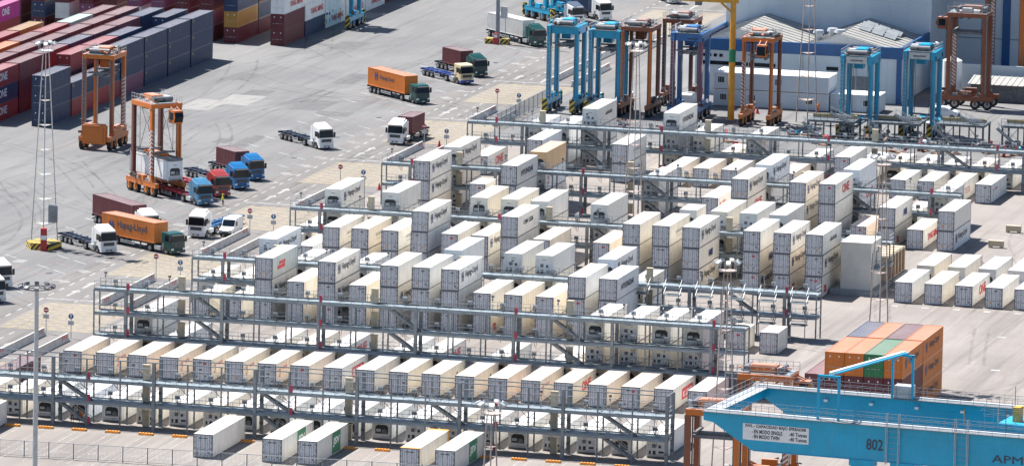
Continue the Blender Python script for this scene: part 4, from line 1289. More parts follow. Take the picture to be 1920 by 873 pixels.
def chassis(label, x, y, rz, colm, front=6.2, back=-6.3):
    t_ = thing('container_chassis', label, 'trailer', (x, y, 0), rz)
    mb = MB()
    for s in (-1, 1):
        mb.box(back, front, s * 0.55 - 0.09, s * 0.55 + 0.09, 0.88, 1.22, 'gloss')
    mb.box(front - 0.2, front, -1.2, 1.2, 1.0, 1.24, 'gloss'); mb.box(back, back + 0.25, -1.2, 1.2, 0.95, 1.24, 'gloss')
    xx = back + 1.5
    while xx < front - 0.5:
        mb.box(xx - 0.06, xx + 0.06, -1.15, 1.15, 1.02, 1.18, 'gloss'); xx += 1.45
    mb.box(-0.3, 0.0, -1.2, 1.2, 0.98, 1.24, 'gloss')
    obj('frame', mb, t_, color=colm)
    for a in range(3):
        for s in (-1, 1):
            add_wheel(t_, back + 1.1 + a * 1.32, s * 1.0, 0.50, 0.40)
    mb = MB(); mb.box(back - 0.1, back, -1.2, 1.2, 0.5, 0.72, 'white')
    for s in (-1, 1): mb.box(back - 0.12, back - 0.1, s * 0.9 - 0.2, s * 0.9 + 0.2, 0.54, 0.68, 'red')
    obj('rear_bumper', mb, t_)
    for s in (-1, 1):
        mb = MB(); mb.box(back + 4.6, 1.6, s * 1.2 - 0.02, s * 1.2 + 0.02, 0.52, 0.64, 'galv'); mb.box(back + 4.6, 1.6, s * 1.2 - 0.02, s * 1.2 + 0.02, 0.78, 0.9, 'galv'); mb.box(back + 4.8, back + 4.88, s * 1.17 - 0.03, s * 1.17 + 0.02, 0.5, 1.05, 'galv'); mb.box(1.3, 1.38, s * 1.17 - 0.03, s * 1.17 + 0.02, 0.5, 1.05, 'galv'); obj('side_guard', mb, t_)
        mb = MB(); mb.box(2.3, 2.45, s * 0.7 - 0.08, s * 0.7 + 0.08, 0.22, 0.95, 'frame'); mb.box(2.2, 2.55, s * 0.7 - 0.15, s * 0.7 + 0.15, 0.15, 0.22, 'frame'); obj('landing_leg', mb, t_)
    return t_
WT = (0.74, 0.75, 0.76); BT = (0.01, 0.13, 0.34); LB = (0.05, 0.18, 0.32); RT = (0.30, 0.04, 0.04); GT = (0.003, 0.055, 0.052); CT = (0.60, 0.50, 0.30); DKB = (0.03, 0.04, 0.07); RCH = (0.40, 0.04, 0.05); BCH = (0.04, 0.08, 0.30)
def rig(fx, fy, ang, col, desc, chcol=None, load=None, short=False, **k):
    """fx, fy = front bumper centre on the ground; load = (colour, length, height, logo)"""
    a = R(ang); d = Vector((math.cos(a), math.sin(a)))
    p = Vector((fx, fy)) - d * 3.1
    tractor(desc, p.x, p.y, a, col, **k)
    if chcol is None:
        return
    q = p - d * (7.1 if not short else 5.6)
    fr, bk = (6.2, -6.3) if not short else (4.7, -4.9)
    cn = {RCH: 'red', BCH: 'blue', DKB: 'dark'}.get(chcol, 'blue')
    chassis('%s skeletal trailer coupled to the %s' % (cn, desc), q.x, q.y, a, chcol, fr, bk)
    if load:
        colr, L, hh, lg, lab = load
        c = q + d * (0.7 if short else fr - 0.06 - L / 2)
        return dry(c.x, c.y, 1.26, colr, lab, L, hh, None, a - PI / 2, None, True)
def near_text(o, width, y0, z0, height):
    side_text(o, 'Hapag-Lloyd', 'ink', width, y0, z0, 2.9, False, height, True, bold=0.022)
rig(-76.7, 27.8, -45, WT, 'white tractor with sun visor beside the striped mast base', DKB, short=True)
o = rig(-67.3, 30.4, -35, GT, 'dark green tractor leaving with the orange lettered container', DKB, (ORANGE, 12.192, 2.896, None, 'orange lettered container behind the leaving dark green tractor'), h=3.1, deflect=False)
near_text(o, 6.9, -4.4, 0.9, 1.35)
rig(-75.6, 44.4, -45, WT, 'white tractor hidden behind the orange lettered container', DKB, (MAROON, 12.192, 2.896, None, 'long maroon container behind the orange lettered truck'))
rig(-69.6, 46.1, -94, WT, 'white tractor standing beside the white van', (0.03, 0.15, 0.35), None)
rig(-77.2, 75.9, -45, LB, 'pale blue tractor under the laden straddle carrier', RCH)
rig(-77.3, 85.0, -45, RT, 'red tractor with empty red trailer', RCH)
rig(-76.9, 93.4, -45, BT, 'bright blue tractor next to the red tractor', DKB)
rig(-77.4, 103.0, -45, BT, 'bright blue tractor with the short maroon container', DKB, (MAROON, 6.058, 2.591, None, 'short maroon container behind the bright blue tractor'), short=True)
rig(-77.0, 138.9, -45, WT, 'white tractor with empty trailer, parked alone', DKB, short=True)
rig(-68.6, 147.8, -93, WT, 'white tractor driving the road with maroon container', DKB, (MAROON, 6.058, 2.591, None, 'short maroon container driven along the road'), short=True)
o = rig(-76.8, 194.2, -45, GT, 'dark green tractor parked with orange lettered container', DKB, (ORANGE, 12.192, 2.896, None, 'orange lettered container parked on the herringbone bays'), h=3.1, deflect=False)
near_text(o, 4.6, -3.9, 1.25, 0.85)
rig(-76.4, 220.0, -45, CT, 'cream and blue tractor with empty blue trailer', BCH, short=True, lower=(0.03, 0.08, 0.40), deflect=False, h=3.3)
rig(-76.6, 229.6, -45, GT, 'dark green tractor with the short maroon container', DKB, (MAROON, 6.058, 2.591, None, 'short maroon container behind the dark green tractor'), short=True, h=3.2)
rig(-77.4, 271.5, -45, GT, 'dark green tractor with the long beige container', DKB, (LGREY, 12.192, 2.896, None, 'long beige container beside the lamp pole'), h=3.2)
rig(-78.6, 302.6, -45, WT, 'white tractor beside the blue straddle carrier wheels', DKB)
rig(-75.6, 310.5, -45, WT, 'white tractor with wide mirrors behind the blue straddle carriers', DKB, (BLUE, 12.192, 2.591, None, 'blue container behind the white tractor with wide mirrors'))
rig(-70.1, 339.0, -60, WT, 'white tractor on the far road', DKB)
rig(-80.7, -6.5, -45, WT, 'white tractor with dark front at the yard corner', DKB, low2=True)
rig(-77.6, -18.6, -45, WT, 'white tractor next to the dark-fronted one', DKB)

# vans
def van(label, x, y, rz, L=5.6, h=2.45, col=WT, nose=1.25, windows=False):
    t_ = thing('van', label, 'van', (x, y, 0), rz)
    hl = L / 2
    mb = MB()
    mb.prism([(-hl, 0.35), (hl, 0.35), (hl, 0.85), (hl - 0.25, 1.15), (hl - nose, 1.35), (hl - nose - 0.75, h - 0.1), (hl - nose - 1.1, h), (-hl + 0.15, h), (-hl, h - 0.15)], -0.98, 0.98, 'gloss')
    body = obj('body', bevel(mb, 'body', 0.10), t_, color=col)
    mb = MB(); mb.prism([(hl - nose - 0.02, 1.42), (hl - nose - 0.70, h - 0.2), (hl - nose - 0.66, h - 0.2), (hl - nose + 0.02, 1.42)], -0.88, 0.88, 'glass'); obj('windshield', mb, body)
    for s in (-1, 1):
        y0, y1 = sorted((s * 0.982, s * 0.99))
        mb = MB(); mb.box(hl - nose - 1.5, hl - nose - 0.55, y0, y1, 1.35, h - 0.45, 'glass')
        if windows:
            mb.box(-hl + 0.3, -hl + 1.2, y0, y1, 1.15, h - 0.3, 'glass'); mb.box(-hl + 1.4, hl - nose - 1.65, y0, y1, 1.15, h - 0.3, 'glass')
        obj('side_window', mb, body)
        mb = MB(); mb.box(hl - 0.35, hl + 0.02, s * 0.75 - 0.2, s * 0.75 + 0.2, 0.75, 0.98, 'galv'); obj('headlight', mb, t_)
        for xx in (-hl + 1.0, hl - 0.95):
            add_wheel(t_, xx, s * 0.88, 0.35, 0.24)
    mb = MB(); mb.box(hl - 0.1, hl + 0.08, -0.95, 0.95, 0.32, 0.62, 'black'); mb.box(hl, hl + 0.03, -0.5, 0.5, 0.66, 0.8, 'dark'); obj('bumper', mb, t_)
    return t_
van('white panel van beside the white tractor and barrier', -66.0, 51.6, R(-90))
van('small silver van with side windows by the access stairs', 5.4, 212.0, R(0), 4.4, 1.85, (0.62, 0.66, 0.70), 1.0, True)
van('white van parked between carriers and cabins', -36.0, 208.0, R(90), 5.6, 2.45)
# ------------------------------------------------------------------ light masts
def lattice(label, x, y, h, basew=1.9, topw=0.5, colr='galv', pad=None, box=False, rot=0.3):
    t_ = thing('light_mast', label, 'light mast', (x, y, 0), rot)
    def corner(k, z):
        f = min(1, z / h); rr = basew * (1 - f) + topw * f
        an = 2 * PI * k / 3 + 0.5
        return Vector((rr * math.cos(an), rr * math.sin(an), z))
    for k in range(3):
        mb = MB(); mb.cyl(corner(k, 0), corner(k, h), 0.10, colr, 6, 0.07); obj('leg', mb, t_)
    nb = 8
    for q in range(1, nb):
        z = h * q / nb
        mb = MB()
        for k in range(3):
            mb.bar(corner(k, z), corner((k + 1) % 3, z), 0.07, 0.07, 'cream' if colr == 'galv' else colr)
        mb.poly([corner(k, z + 0.02) * 0.8 + Vector((0, 0, z * 0.2)) for k in range(3)], colr)
        obj('brace_ring', mb, t_)
    mb = MB(); mb.cyl((0, 0, h), (0, 0, h + 0.12), 1.1, colr, 10)
    for k in range(10):
        an = 2 * PI * k / 10; mb.bar((1.05 * math.cos(an), 1.05 * math.sin(an), h + 0.1), (1.05 * math.cos(an), 1.05 * math.sin(an), h + 1.1), 0.05, 0.05, 'galv')
    obj('platform', mb, t_)
    for k in range(7):
        an = 2 * PI * k / 7 + 0.2
        mb = MB(); c = Vector((1.15 * math.cos(an), 1.15 * math.sin(an), h + 1.25))
        mb.bar(c, c + Vector((0.5 * math.cos(an), 0.5 * math.sin(an), -0.25)), 0.5, 0.3, 'white' if k % 2 else 'galv')
        obj('floodlight', mb, t_)
    if pad:
        mb = MB(); mb.cyl((0, 0, 0), (0, 0, 0.95), 2.6, 'blackyellow', 6)
        obj('base_block', mb, t_)
        mb = MB(); mb.box(-0.45, 0.45, -3.0, -2.3, 0.0, 3.2, 'red'); mb.box(-0.40, 0.40, -3.02, -3.0, 1.6, 2.2, 'white'); obj('fire_cabinet', mb, t_)
    if box:
        mb = MB(); mb.box(0.55, 1.9, -0.2, 0.2, 3.6, 6.1, 'galv'); mb.box(0.6, 1.85, -0.22, -0.2, 3.7, 6.0, 'steel'); obj('sign_board', mb, t_)
    return t_
lattice('lattice light mast on a yellow and black base among trucks', -87.0, 29.8, 28.0, 2.2, 0.45, 'galv', True, True)
lattice('reddish grey lattice mast in the aisle before the blue access racks', -11.3, 70.2, 27.0, 1.6, 0.4, 'mast')['label'] = 'reddish grey lattice light mast between fourth and fifth racks'
lattice('lattice light mast rising behind the orange container block', 47.2, -34.5, 28.0, 1.7, 0.4, 'mast')
lattice('lattice light mast beside the orange straddle carrier and crane', 48.3, -126.6, 28.0, 1.7, 0.45, 'mast')
lattice('lattice light mast whose head shows before the first rack', 46.9, -228.6, 28.0, 1.8, 0.5, 'mast')
lattice('lattice light mast in front of the white cabins', -14.2, 197.5, 30.0, 1.9, 0.4, 'mast')
# ring mast
t_ = thing('light_mast', 'tall grey monopole mast with a ring of floodlights', 'light mast', (-19.3, -179.5, 0))
mb = MB(); mb.cyl((0, 0, 0), (0, 0, 30), 0.32, 'galv', 14, 0.24); obj('pole', mb, t_)
mb = MB()
for k in range(16):
    a0, a1 = 2 * PI * k / 16, 2 * PI * (k + 1) / 16
    mb.bar((1.75 * math.cos(a0), 1.75 * math.sin(a0), 29.9), (1.75 * math.cos(a1), 1.75 * math.sin(a1), 29.9), 0.12, 0.12, 'frame')
    if k % 4 == 0:
        mb.bar((0, 0, 29.9), (1.75 * math.cos(a0), 1.75 * math.sin(a0), 29.9), 0.1, 0.1, 'frame')
obj('ring', mb, t_)
for k in range(10):
    an = 2 * PI * k / 10
    mb = MB(); c = Vector((1.7 * math.cos(an), 1.7 * math.sin(an), 30.25))
    mb.bar(c, c + Vector((0.45 * math.cos(an), 0.45 * math.sin(an), -0.2)), 0.5, 0.28, 'frame'); mb.bar(c - Vector((0, 0, 0.4)), c, 0.06, 0.06, 'frame')
    obj('floodlight', mb, t_)
t_ = thing('light_mast', 'grey lamp pole on yellow blocks beside the beige container', 'light mast', (-85.4, 273.0, 0))
mb = MB(); mb.cyl((0, 0, 0), (0, 0, 26), 0.38, 'steel', 12, 0.25); obj('pole', mb, t_)
mb = MB(); mb.box(-2.0, -0.7, -0.9, 0.9, 0, 0.9, 'blackyellow'); obj('base_block', mb, t_)
mb = MB(); mb.box(0.7, 2.0, -0.9, 0.9, 0, 0.9, 'blackyellow'); obj('base_block', mb, t_)
mb = MB(); mb.box(-0.35, 0.35, -1.4, -0.8, 0, 1.9, 'red'); mb.box(-0.3, 0.3, -1.42, -1.4, 1.2, 1.7, 'white'); obj('fire_cabinet', mb, t_)
mb = MB(); mb.box(0.5, 1.7, -0.15, 0.15, 4.4, 6.4, 'galv'); mb.bar((1.4, 0, 0), (1.4, 0, 4.4), 0.08, 0.08, 'galv'); obj('sign_board', mb, t_)

# ------------------------------------------------------------------ blue crane 802
ZT = 22.0
CR = thing('yard_crane', 'blue twin-girder crane numbered 802 with white capacity sign', 'crane', (59.7, -185.2, ZT), R(-5.9))
GD = 3.7
for nm, y in (('near', 0.0), ('far', 17.3)):
    mb = MB()
    prof = [(0.0, 0.0), (0.0, -1.0), (1.1, -1.15), (5.6, -GD - 0.2), (70, -GD - 0.2), (70, 0.0)]
    mb.prism(prof, y - 0.55, y + 0.55, 'gloss')
    for k in range(12):
        xx = 7.3 + k * 5.2
        mb.box(xx - 0.025, xx + 0.025, y - 0.562, y + 0.562, -GD - 0.1, -0.1, 'gloss')
    mb.box(6.0, 70, y - 0.566, y + 0.566, -1.05, -1.01, 'gloss')
    mb.box(5.8, 70, y - 0.62, y + 0.62, -GD - 0.26, -GD - 0.2, 'gloss')
    obj('girder', mb, CR, color=(0.003, 0.37, 0.60))
    mb = MB()
    mb.box(0.0, 70, y - 1.15, y - 0.55, 0.0, 0.07, 'frame'); mb.box(0.0, 70, y - 0.55, y + 0.9, 0.005, 0.08, 'steel'); mb.box(0.2, 70, y - 0.1, y + 0.1, 0.08, 0.24, 'white')
    obj('walkway', mb, CR)
    for yy in (y - 1.1, y + 0.85):
        mb = MB()
        xx = 0.2
        while xx < 70:
            mb.bar((xx, yy, 0.07), (xx, yy, 1.15), 0.035, 0.035, 'railgrey'); xx += 1.5
        for zz in (0.6, 1.13):
            mb.bar((0.0, yy, zz), (70, yy, zz), 0.035, 0.035, 'railgrey')
        obj('railing', mb, CR)
for k in range(8):
    mb = MB(); mb.box(-0.2, 0.2, -0.35, 0.0, -0.55, -0.3, 'white'); mb.bar((0, 0, -0.3), (0, 0.1, -0.02), 0.035, 0.035, 'railgrey')
    obj('floodlight', mb, CR, (8.5 + k * 5.3, 17.3 - 0.75, -0.4))
mb = MB()
mb.box(-0.1, 1.3, 0.55, 16.75, -1.1, -0.02, 'craneblue'); mb.box(-0.1, 1.7, 0.9, 16.2, 0.0, 0.07, 'galv')
obj('end_tie', mb, CR)
for xx in (0.0, 1.65):
    mb = MB()
    for k in range(12):
        mb.bar((xx, 1.0 + k * 1.38, 0.07), (xx, 1.0 + k * 1.38, 1.15), 0.035, 0.035, 'railgrey')
    for zz in (0.6, 1.13):
        mb.bar((xx, 1.0, zz), (xx, 16.2, zz), 0.035, 0.035, 'railgrey')
    obj('railing', mb, CR)
mb = MB(); mb.box(4.6, 12.2, -0.60, -0.565, -2.75, -0.95, 'white'); sg = obj('capacity_sign', mb, CR)
for q, (s, wd) in enumerate((('SWL - CAPACIDAD BAJO SPREADER', 7.1), ('- EN MODO SINGLE', 3.5), ('- EN MODO TWIN', 3.2))):
    put_text(CR, s, (4.85 if q == 0 else 5.65, -0.612, -1.45 - q * 0.55), (1, 0, 0), (0, 0, 1), wd, 'ink', 0.44, 0.035)
for q in (1, 2):
    put_text(CR, '-40 Tonnes', (9.95, -0.612, -1.45 - q * 0.55), (1, 0, 0), (0, 0, 1), 2.05, 'ink', 0.44, 0.03)
put_text(CR, '802', (18.8, -0.60, -2.75), (1, 0, 0), (0, 0, 1), 1.9, 'ink', 1.25, 0.012)
put_text(CR, 'APM TERMINALS', (33.1, -0.60, -2.95), (1, 0, 0), (0, 0, 1), 13.5, 'ink', 0.85, 0.0)
for xx, yy in ((18.3, 0.0), (23.0, 0.0), (18.3, 17.3), (23.0, 17.3)):
    mb = MB()
    mb.box(xx - 1.25, xx + 1.25, yy - 0.5, yy + 0.5, -ZT + 1.4, -GD - 0.2, 'craneblue')
    mb.box(xx - 1.4, xx + 1.4, yy - 0.7, yy + 0.7, -GD - 0.9, -GD - 0.21, 'craneblue')
    obj('leg', mb, CR)
    mb = MB(); mb.box(xx - 2.2, xx + 2.2, yy - 0.5, yy + 0.5, -ZT + 0.45, -ZT + 1.4, 'craneblue')
    for q in range(4):
        mb.cyl((xx - 1.7 + q * 1.1, yy - 0.2, -ZT + 0.35), (xx - 1.7 + q * 1.1, yy + 0.2, -ZT + 0.35), 0.34, 'frame', 10)
    obj('bogie', mb, CR)
for xx in (21.9, 29.7):
    mb = MB()
    for s in (-0.7, 0.7):
        for yy in (-1.2, -0.65):
            mb.bar((xx + s, yy, -GD - 0.4), (xx + s, yy, 1.5), 0.07, 0.07, 'galv')
    for q in range(7):
        mb.bar((xx - 0.7, -1.2, -GD + 0.2 + q * 0.62), (xx + 0.7, -1.2, -GD + 0.2 + q * 0.62), 0.035, 0.035, 'railgrey')
    obj('caged_ladder', mb, CR)
for yy, xx in ((0.3, 13.1), (17.0, 16.2)):
    mb = MB()
    for s in (0.0, 2.35):
        mb.box(xx + s - 0.12, xx + s + 0.12, yy - 0.75, yy - 0.5, -2.6 if yy < 1 else 0.0, 5.0, 'craneblue')
    mb.box(xx - 0.12, xx + 2.47, yy - 0.75, yy - 0.5, 4.8, 5.05, 'craneblue')
    mb.bar((xx + 0.1, yy - 0.62, 4.2), (xx + 0.7, yy - 0.62, 4.8), 0.1, 0.1, 'craneblue'); mb.bar((xx + 2.25, yy - 0.62, 4.2), (xx + 1.65, yy - 0.62, 4.8), 0.1, 0.1, 'craneblue')
    obj('goal_frame', mb, CR)
mb = MB(); mb.bar((14.3, 0.0, 5.2), (17.4, 16.7, 5.2), 0.35, 0.35, 'white'); mb.bar((14.9, 0.0, 5.2), (17.9, 16.7, 5.2), 0.16, 0.16, 'craneblue'); obj('festoon_beam', mb, CR)
mb = MB(); mb.box(16.4, 18.4, 16.3, 17.9, 0.1, 1.5, 'galv'); obj('screen', mb, CR)
mb = MB()
mb.box(33.0, 48, 1.2, 16.0, 0.15, 1.0, 'craneblue'); mb.box(35.5, 46, 3.2, 13.5, 1.0, 3.2, 'steel'); mb.box(34.2, 35.0, 3.0, 4.4, 1.0, 2.6, 'yellow')
obj('trolley', mb, CR)
mb = MB()
for k in range(34):
    xx = 29 + rnd.random() * 14; yy = rnd.choice((1.4, 2.0, 14.8, 15.6)) + rnd.uniform(-0.4, 0.4)
    mb.bar((xx, yy, 0.3), (xx, yy, rnd.uniform(1.2, 2.9)), 0.08, 0.08, rnd.choice(('galv', 'frame', 'craneblue', 'yellow')))
for k in range(10):
    zz = 0.9 + 0.2 * k
    mb.bar((30 + rnd.random() * 3, 1.4, zz), (40, 1.4 + rnd.uniform(-0.5, 0.5), zz), 0.035, 0.035, 'railgrey')
obj('trolley_railing', mb, CR)

# ------------------------------------------------------------------ buildings
SHED = thing('shed', 'low white shed with blue parapet and two pale gable roofs', 'shed', (-39.2, 225.0, 0))
SW, SD, SHH = 34.4, 22.0, 8.9
mb = MB(); mb.box(0, SW, 0, 0.3, 0, 7.3, 'cladding'); 
for k in range(1, 35): mb.box(k * 1.0 - 0.12, k * 1.0 + 0.12, -0.06, 0.0, 0.2, 7.3, 'cladding')
obj('front_wall', mb, SHED)
mb = MB(); mb.box(SW - 0.3, SW, 0.3, SD, 0, 7.3, 'cladding'); mb.box(0, 0.3, 0.3, SD, 0, 7.3, 'cladding'); obj('side_wall', mb, SHED)
mb = MB(); mb.box(-0.15, SW + 0.15, -0.15, 0.25, 7.3, 9.2, 'fascia'); obj('parapet', mb, SHED)
mb = MB(); mb.box(SW - 0.2, SW + 0.15, 0.26, SD, 7.3, 9.2, 'fascia'); obj('parapet', mb, SHED)
mb = MB(); mb.box(-0.15, 0.2, 0.26, SD, 7.3, 9.2, 'fascia'); obj('parapet', mb, SHED)
for i in range(2):
    x0 = 0.25 + i * (SW - 0.5) / 2; x1 = x0 + (SW - 0.5) / 2; xm = (x0 + x1) / 2 - 1.5
    for a, c, za, zc in ((x0, xm, 8.3, 10.9), (xm, x1, 10.9, 8.3)):
        mb = MB(); mb.quadmesh([(a, 0.3, za), (c, 0.3, zc), (c, SD, zc), (a, SD, za)], [(0, 1, 2, 3)], 'roofmetal')
        n = 9
        for k in range(n + 1):
            yy = 1.0 + (SD - 1.6) * k / n
            mb.bar((a, yy, za + 0.03), (c, yy, zc + 0.03), 0.12, 0.12, 'steel')
        obj('roof_slope', mb, SHED)
    mb = MB(); mb.prism([(x0, 8.2), (xm, 10.85), (x1, 8.2)], 0.28, 0.40, 'gablewhite'); obj('gable', mb, SHED)
for (xx, yy) in ((20.0, 2.6), (21.6, 6.0), (23.2, 4.6)):
    mb = MB(); mb.cyl((xx, yy, 8.6), (xx, yy, 10.6), 0.65, 'galv', 12); mb.cyl((xx, yy, 10.6), (xx, yy, 11.1), 0.95, 'galv', 12, 0.8); obj('roof_vent', mb, SHED)
for j in range(2):
    for k in range(3):
        mb = MB(); xx = 25.2 + k * 2.1; yy = 9.5 + j * 4.4; sl = 2.6 / 9.97; z0 = 10.9 - (xx - 24.2) * sl
        mb.quadmesh([(xx, yy, z0 + 0.2), (xx + 1.9, yy, z0 + 0.2 - 1.9 * sl), (xx + 1.9, yy + 3.9, z0 + 1.0 - 1.9 * sl), (xx, yy + 3.9, z0 + 1.0), (xx, yy, z0 + 0.1), (xx + 1.9, yy, z0 + 0.1 - 1.9 * sl), (xx + 1.9, yy + 3.9, z0 + 0.9 - 1.9 * sl), (xx, yy + 3.9, z0 + 0.9)], [(0, 1, 2, 3), (7, 6, 5, 4), (0, 4, 5, 1), (1, 5, 6, 2), (2, 6, 7, 3), (3, 7, 4, 0)], 'steel'); obj('solar_panel', mb, SHED)
mb = MB(); mb.box(SW - 0.7, SW + 0.16, -0.2, -0.1, 0, 7.3, 'fascia'); obj('corner_panel', mb, SHED)
mb = MB(); mb.box(1.0, 13.5, -0.1, -0.05, 4.9, 5.5, 'glass'); mb.box(22.0, 24.0, -0.1, -0.05, 4.9, 5.5, 'glass'); obj('ribbon_window', mb, SHED)
for k in range(4):
    mb = MB(); mb.box(1.2 + k * 0.95, 1.75 + k * 0.95, -0.1, -0.05, 6.2, 6.7, 'glass'); obj('window', mb, SHED)
for xx in (15.5, 26.0):
    mb = MB(); mb.box(xx, xx + 3.6, -0.12, -0.06, 0, 4.2, 'steel')
    for q in range(10): mb.box(xx + 0.05, xx + 3.55, -0.14, -0.12, 0.2 + q * 0.4, 0.26 + q * 0.4, 'frame')
    obj('roller_door', mb, SHED)
for xx in (9.0, 18.0, 27.0):
    mb = MB(); mb.cyl((xx, -0.15, 0), (xx, -0.15, 7.3), 0.09, 'galv', 8); obj('downpipe', mb, SHED)
WARE = thing('warehouse', 'huge grey-clad warehouse wall with blue vertical strip behind the shed', 'warehouse', (-40.5, 259.5, 0))
mb = MB(); mb.box(0, 130, 0, 40, 0, 34, 'cladding'); obj('wall', mb, WARE)
mb = MB(); mb.box(1.2, 36, -12.4, -0.06, 0, 34, 'cladding'); obj('annex_wall', mb, WARE)
for k in range(1, 5):
    mb = MB(); mb.box(36, 130, -0.05, 0.0, k * 7.0, k * 7.0 + 0.12, 'frame'); obj('seam', mb, WARE)
    mb = MB(); mb.box(1.2, 36, -12.45, -12.4, k * 7.0, k * 7.0 + 0.10, 'cladding'); obj('seam', mb, WARE)
for k in range(12):
    mb = MB(); mb.box(2 + k * 3.0 - 0.05, 2 + k * 3.0 + 0.05, -12.43, -12.4, 8, 34, 'cladding'); obj('panel_rib', mb, WARE)
mb = MB(); mb.box(45.6, 46.9, -0.2, 0.0, 0, 34, 'fascia'); obj('blue_strip', mb, WARE)
# yard wall, silo, lean-to near the sideways carriers
t_ = thing('yard_wall', 'grey panel wall behind the silo', 'wall', (-2, 240, 0))
mb = MB(); mb.box(0, 24, 0, 0.3, 0, 5.2, 'cladding'); obj('panel', mb, t_)
mb = MB(); mb.box(23.6, 24, -0.2, 0.0, 0, 5.8, 'galv'); obj('end_post', mb, t_)
t_ = thing('lean_to', 'dark lean-to with ribbed pale roof behind the brown carrier', 'shelter', (5, 233, 0))
mb = MB(); mb.box(0, 13, 1.2, 5, 0, 2.8, 'frame'); obj('wall', mb, t_)
mb = MB(); mb.quadmesh([(-0.3, 0, 2.9), (13.3, 0, 2.9), (13.3, 5.2, 3.7), (-0.3, 5.2, 3.7)], [(0, 1, 2, 3)], 'roofmetal')
for k in range(14): mb.bar((k, 0, 2.95), (k, 5.2, 3.75), 0.12, 0.08, 'galv')
obj('roof', mb, t_)
t_ = thing('silo', 'white cylindrical tank with conical top behind the brown carrier', 'tank', (1.5, 236, 0))
mb = MB(); mb.cyl((0, 0, 0.0), (0, 0, 6.2), 1.6, 'white', 18); obj('shell', mb, t_)
mb = MB(); mb.cyl((0, 0, 6.2), (0, 0, 6.9), 1.6, 'white', 18, 0.2); obj('roof', mb, t_)
# cabins
def cabin(label, x, y, z, wx, dy, hz_, wins, doorx=None):
    t_ = thing('site_cabin', label, 'cabin', (x, y, z))
    mb = MB(); mb.box(0, wx, 0, dy, 0.1, hz_ - 0.1, 'cladding'); mb.box(-0.03, wx + 0.03, -0.03, dy + 0.03, hz_ - 0.1, hz_, 'white'); mb.box(0.1, wx - 0.1, 0.1, dy - 0.1, 0.0, 0.1, 'frame')
    for xx in (0, wx): mb.box(xx - 0.05, xx + 0.05, -0.05, 0.05, 0.1, hz_ - 0.1, 'white')
    obj('shell', mb, t_)
    for xx in wins:
        mb = MB(); mb.box(xx, xx + 1.2, -0.05, 0.0, 1.0, 2.1, 'white'); wn = obj('window', mb, t_)
        mb = MB(); mb.box(xx + 0.08, xx + 1.12, -0.07, -0.05, 1.08, 2.02, 'glass')
        for q in range(3): mb.box(xx + 0.28 + q * 0.3, xx + 0.32 + q * 0.3, -0.08, -0.07, 1.08, 2.02, 'white')
        obj('pane', mb, wn)
    if doorx is not None:
        mb = MB(); mb.box(doorx, doorx + 0.95, -0.05, 0.0, 0.12, 2.15, 'cladding'); mb.box(doorx + 0.75, doorx + 0.85, -0.09, -0.05, 1.05, 1.12, 'frame'); obj('door', mb, t_)
for k in range(4):
    lab = ['beside the yellow jib post', 'behind the orange carrier', 'third along the pair of storeys', 'nearest the lattice mast']
    cabin('grey site cabin on the ground, ' + lab[k], -32.8 + 4.75 * k, 211.5, 0.0, 4.7, 6.5, 2.75, [1.0] if k != 2 else [], 3.0 if k == 2 else None)
    cabin('grey site cabin on the upper storey, ' + lab[k], -32.8 + 4.75 * k, 211.5, 2.78, 4.7, 6.5, 2.75, [0.6] if k in (0, 2) else [])
for k in range(2):
    cabin('low white cabin with shuttered vents, ' + ('against the stacked cabins' if k == 0 else 'at the free end'), -13.6 + 4.0 * k, 212.5, 0, 3.95, 5.0, 2.9, [1.3])
# electrical house
t_ = thing('electrical_house', 'tall off-white electrical house with steel balcony beside reefer stacks', 'building', (27.6, 32.3, 0))
mb = MB(); mb.box(0, 4.2, 0, 6.6, 0.7, 7.0, 'offwhite'); mb.box(-0.1, 4.3, -0.1, 6.7, 6.9, 7.25, 'offwhite'); mb.box(0.3, 3.9, 0.3, 6.3, 7.25, 7.26, 'galv'); obj('wall', mb, t_)
mb = MB(); mb.box(-1.2, 5.2, -1.4, 8.2, 0.0, 0.7, 'steel'); obj('plinth', mb, t_)
mb = MB(); mb.box(4.2, 5.3, 0.4, 4.6, 3.5, 3.7, 'steel')
for q in range(6): mb.bar((5.25, 0.4 + q * 0.84, 3.7), (5.25, 0.4 + q * 0.84, 4.8), 0.06, 0.06, 'steel')
for zz in (4.2, 4.8): mb.bar((5.25, 0.4, zz), (5.25, 4.6, zz), 0.06, 0.06, 'steel'); mb.bar((4.2, 0.4, zz), (5.25, 0.4, zz), 0.06, 0.06, 'steel')
obj('balcony', mb, t_)
for yy in (0.8, 3.2):
    mb = MB(); mb.box(4.2, 4.24, yy, yy + 0.9, 3.72, 5.7, 'frame'); obj('door', mb, t_)
mb = MB(); mb.box(4.2, 4.25, 0.3, 0.7, 0.8, 3.2, 'frame'); obj('downpipe', mb, t_)
for yy in (1.6, 4.6):
    mb = MB(); mb.box(4.2, 4.24, yy, yy + 0.5, 5.3, 6.1, 'glass'); obj('window', mb, t_)
t_ = thing('generator_housing', 'long housing with slotted cream roof and brown louvres behind electrical house', 'generator', (28.6, 40.6, 0))
mb = MB(); mb.box(0, 3.6, 0, 13, 0.5, 3.8, 'cream'); mb.box(-0.4, 4.0, -0.4, 13.2, 0.0, 0.5, 'steel'); obj('body', mb, t_)
for q in range(6):
    mb = MB(); mb.box(0.1, 3.5, 0.4 + q * 2.1, 1.9 + q * 2.1, 3.8, 3.92, 'cream'); obj('roof_panel', mb, t_)
    mb = MB(); mb.box(3.6, 3.68, 0.5 + q * 2.1, 1.6 + q * 2.1, 0.7, 3.6, 'rust'); obj('louvre', mb, t_)
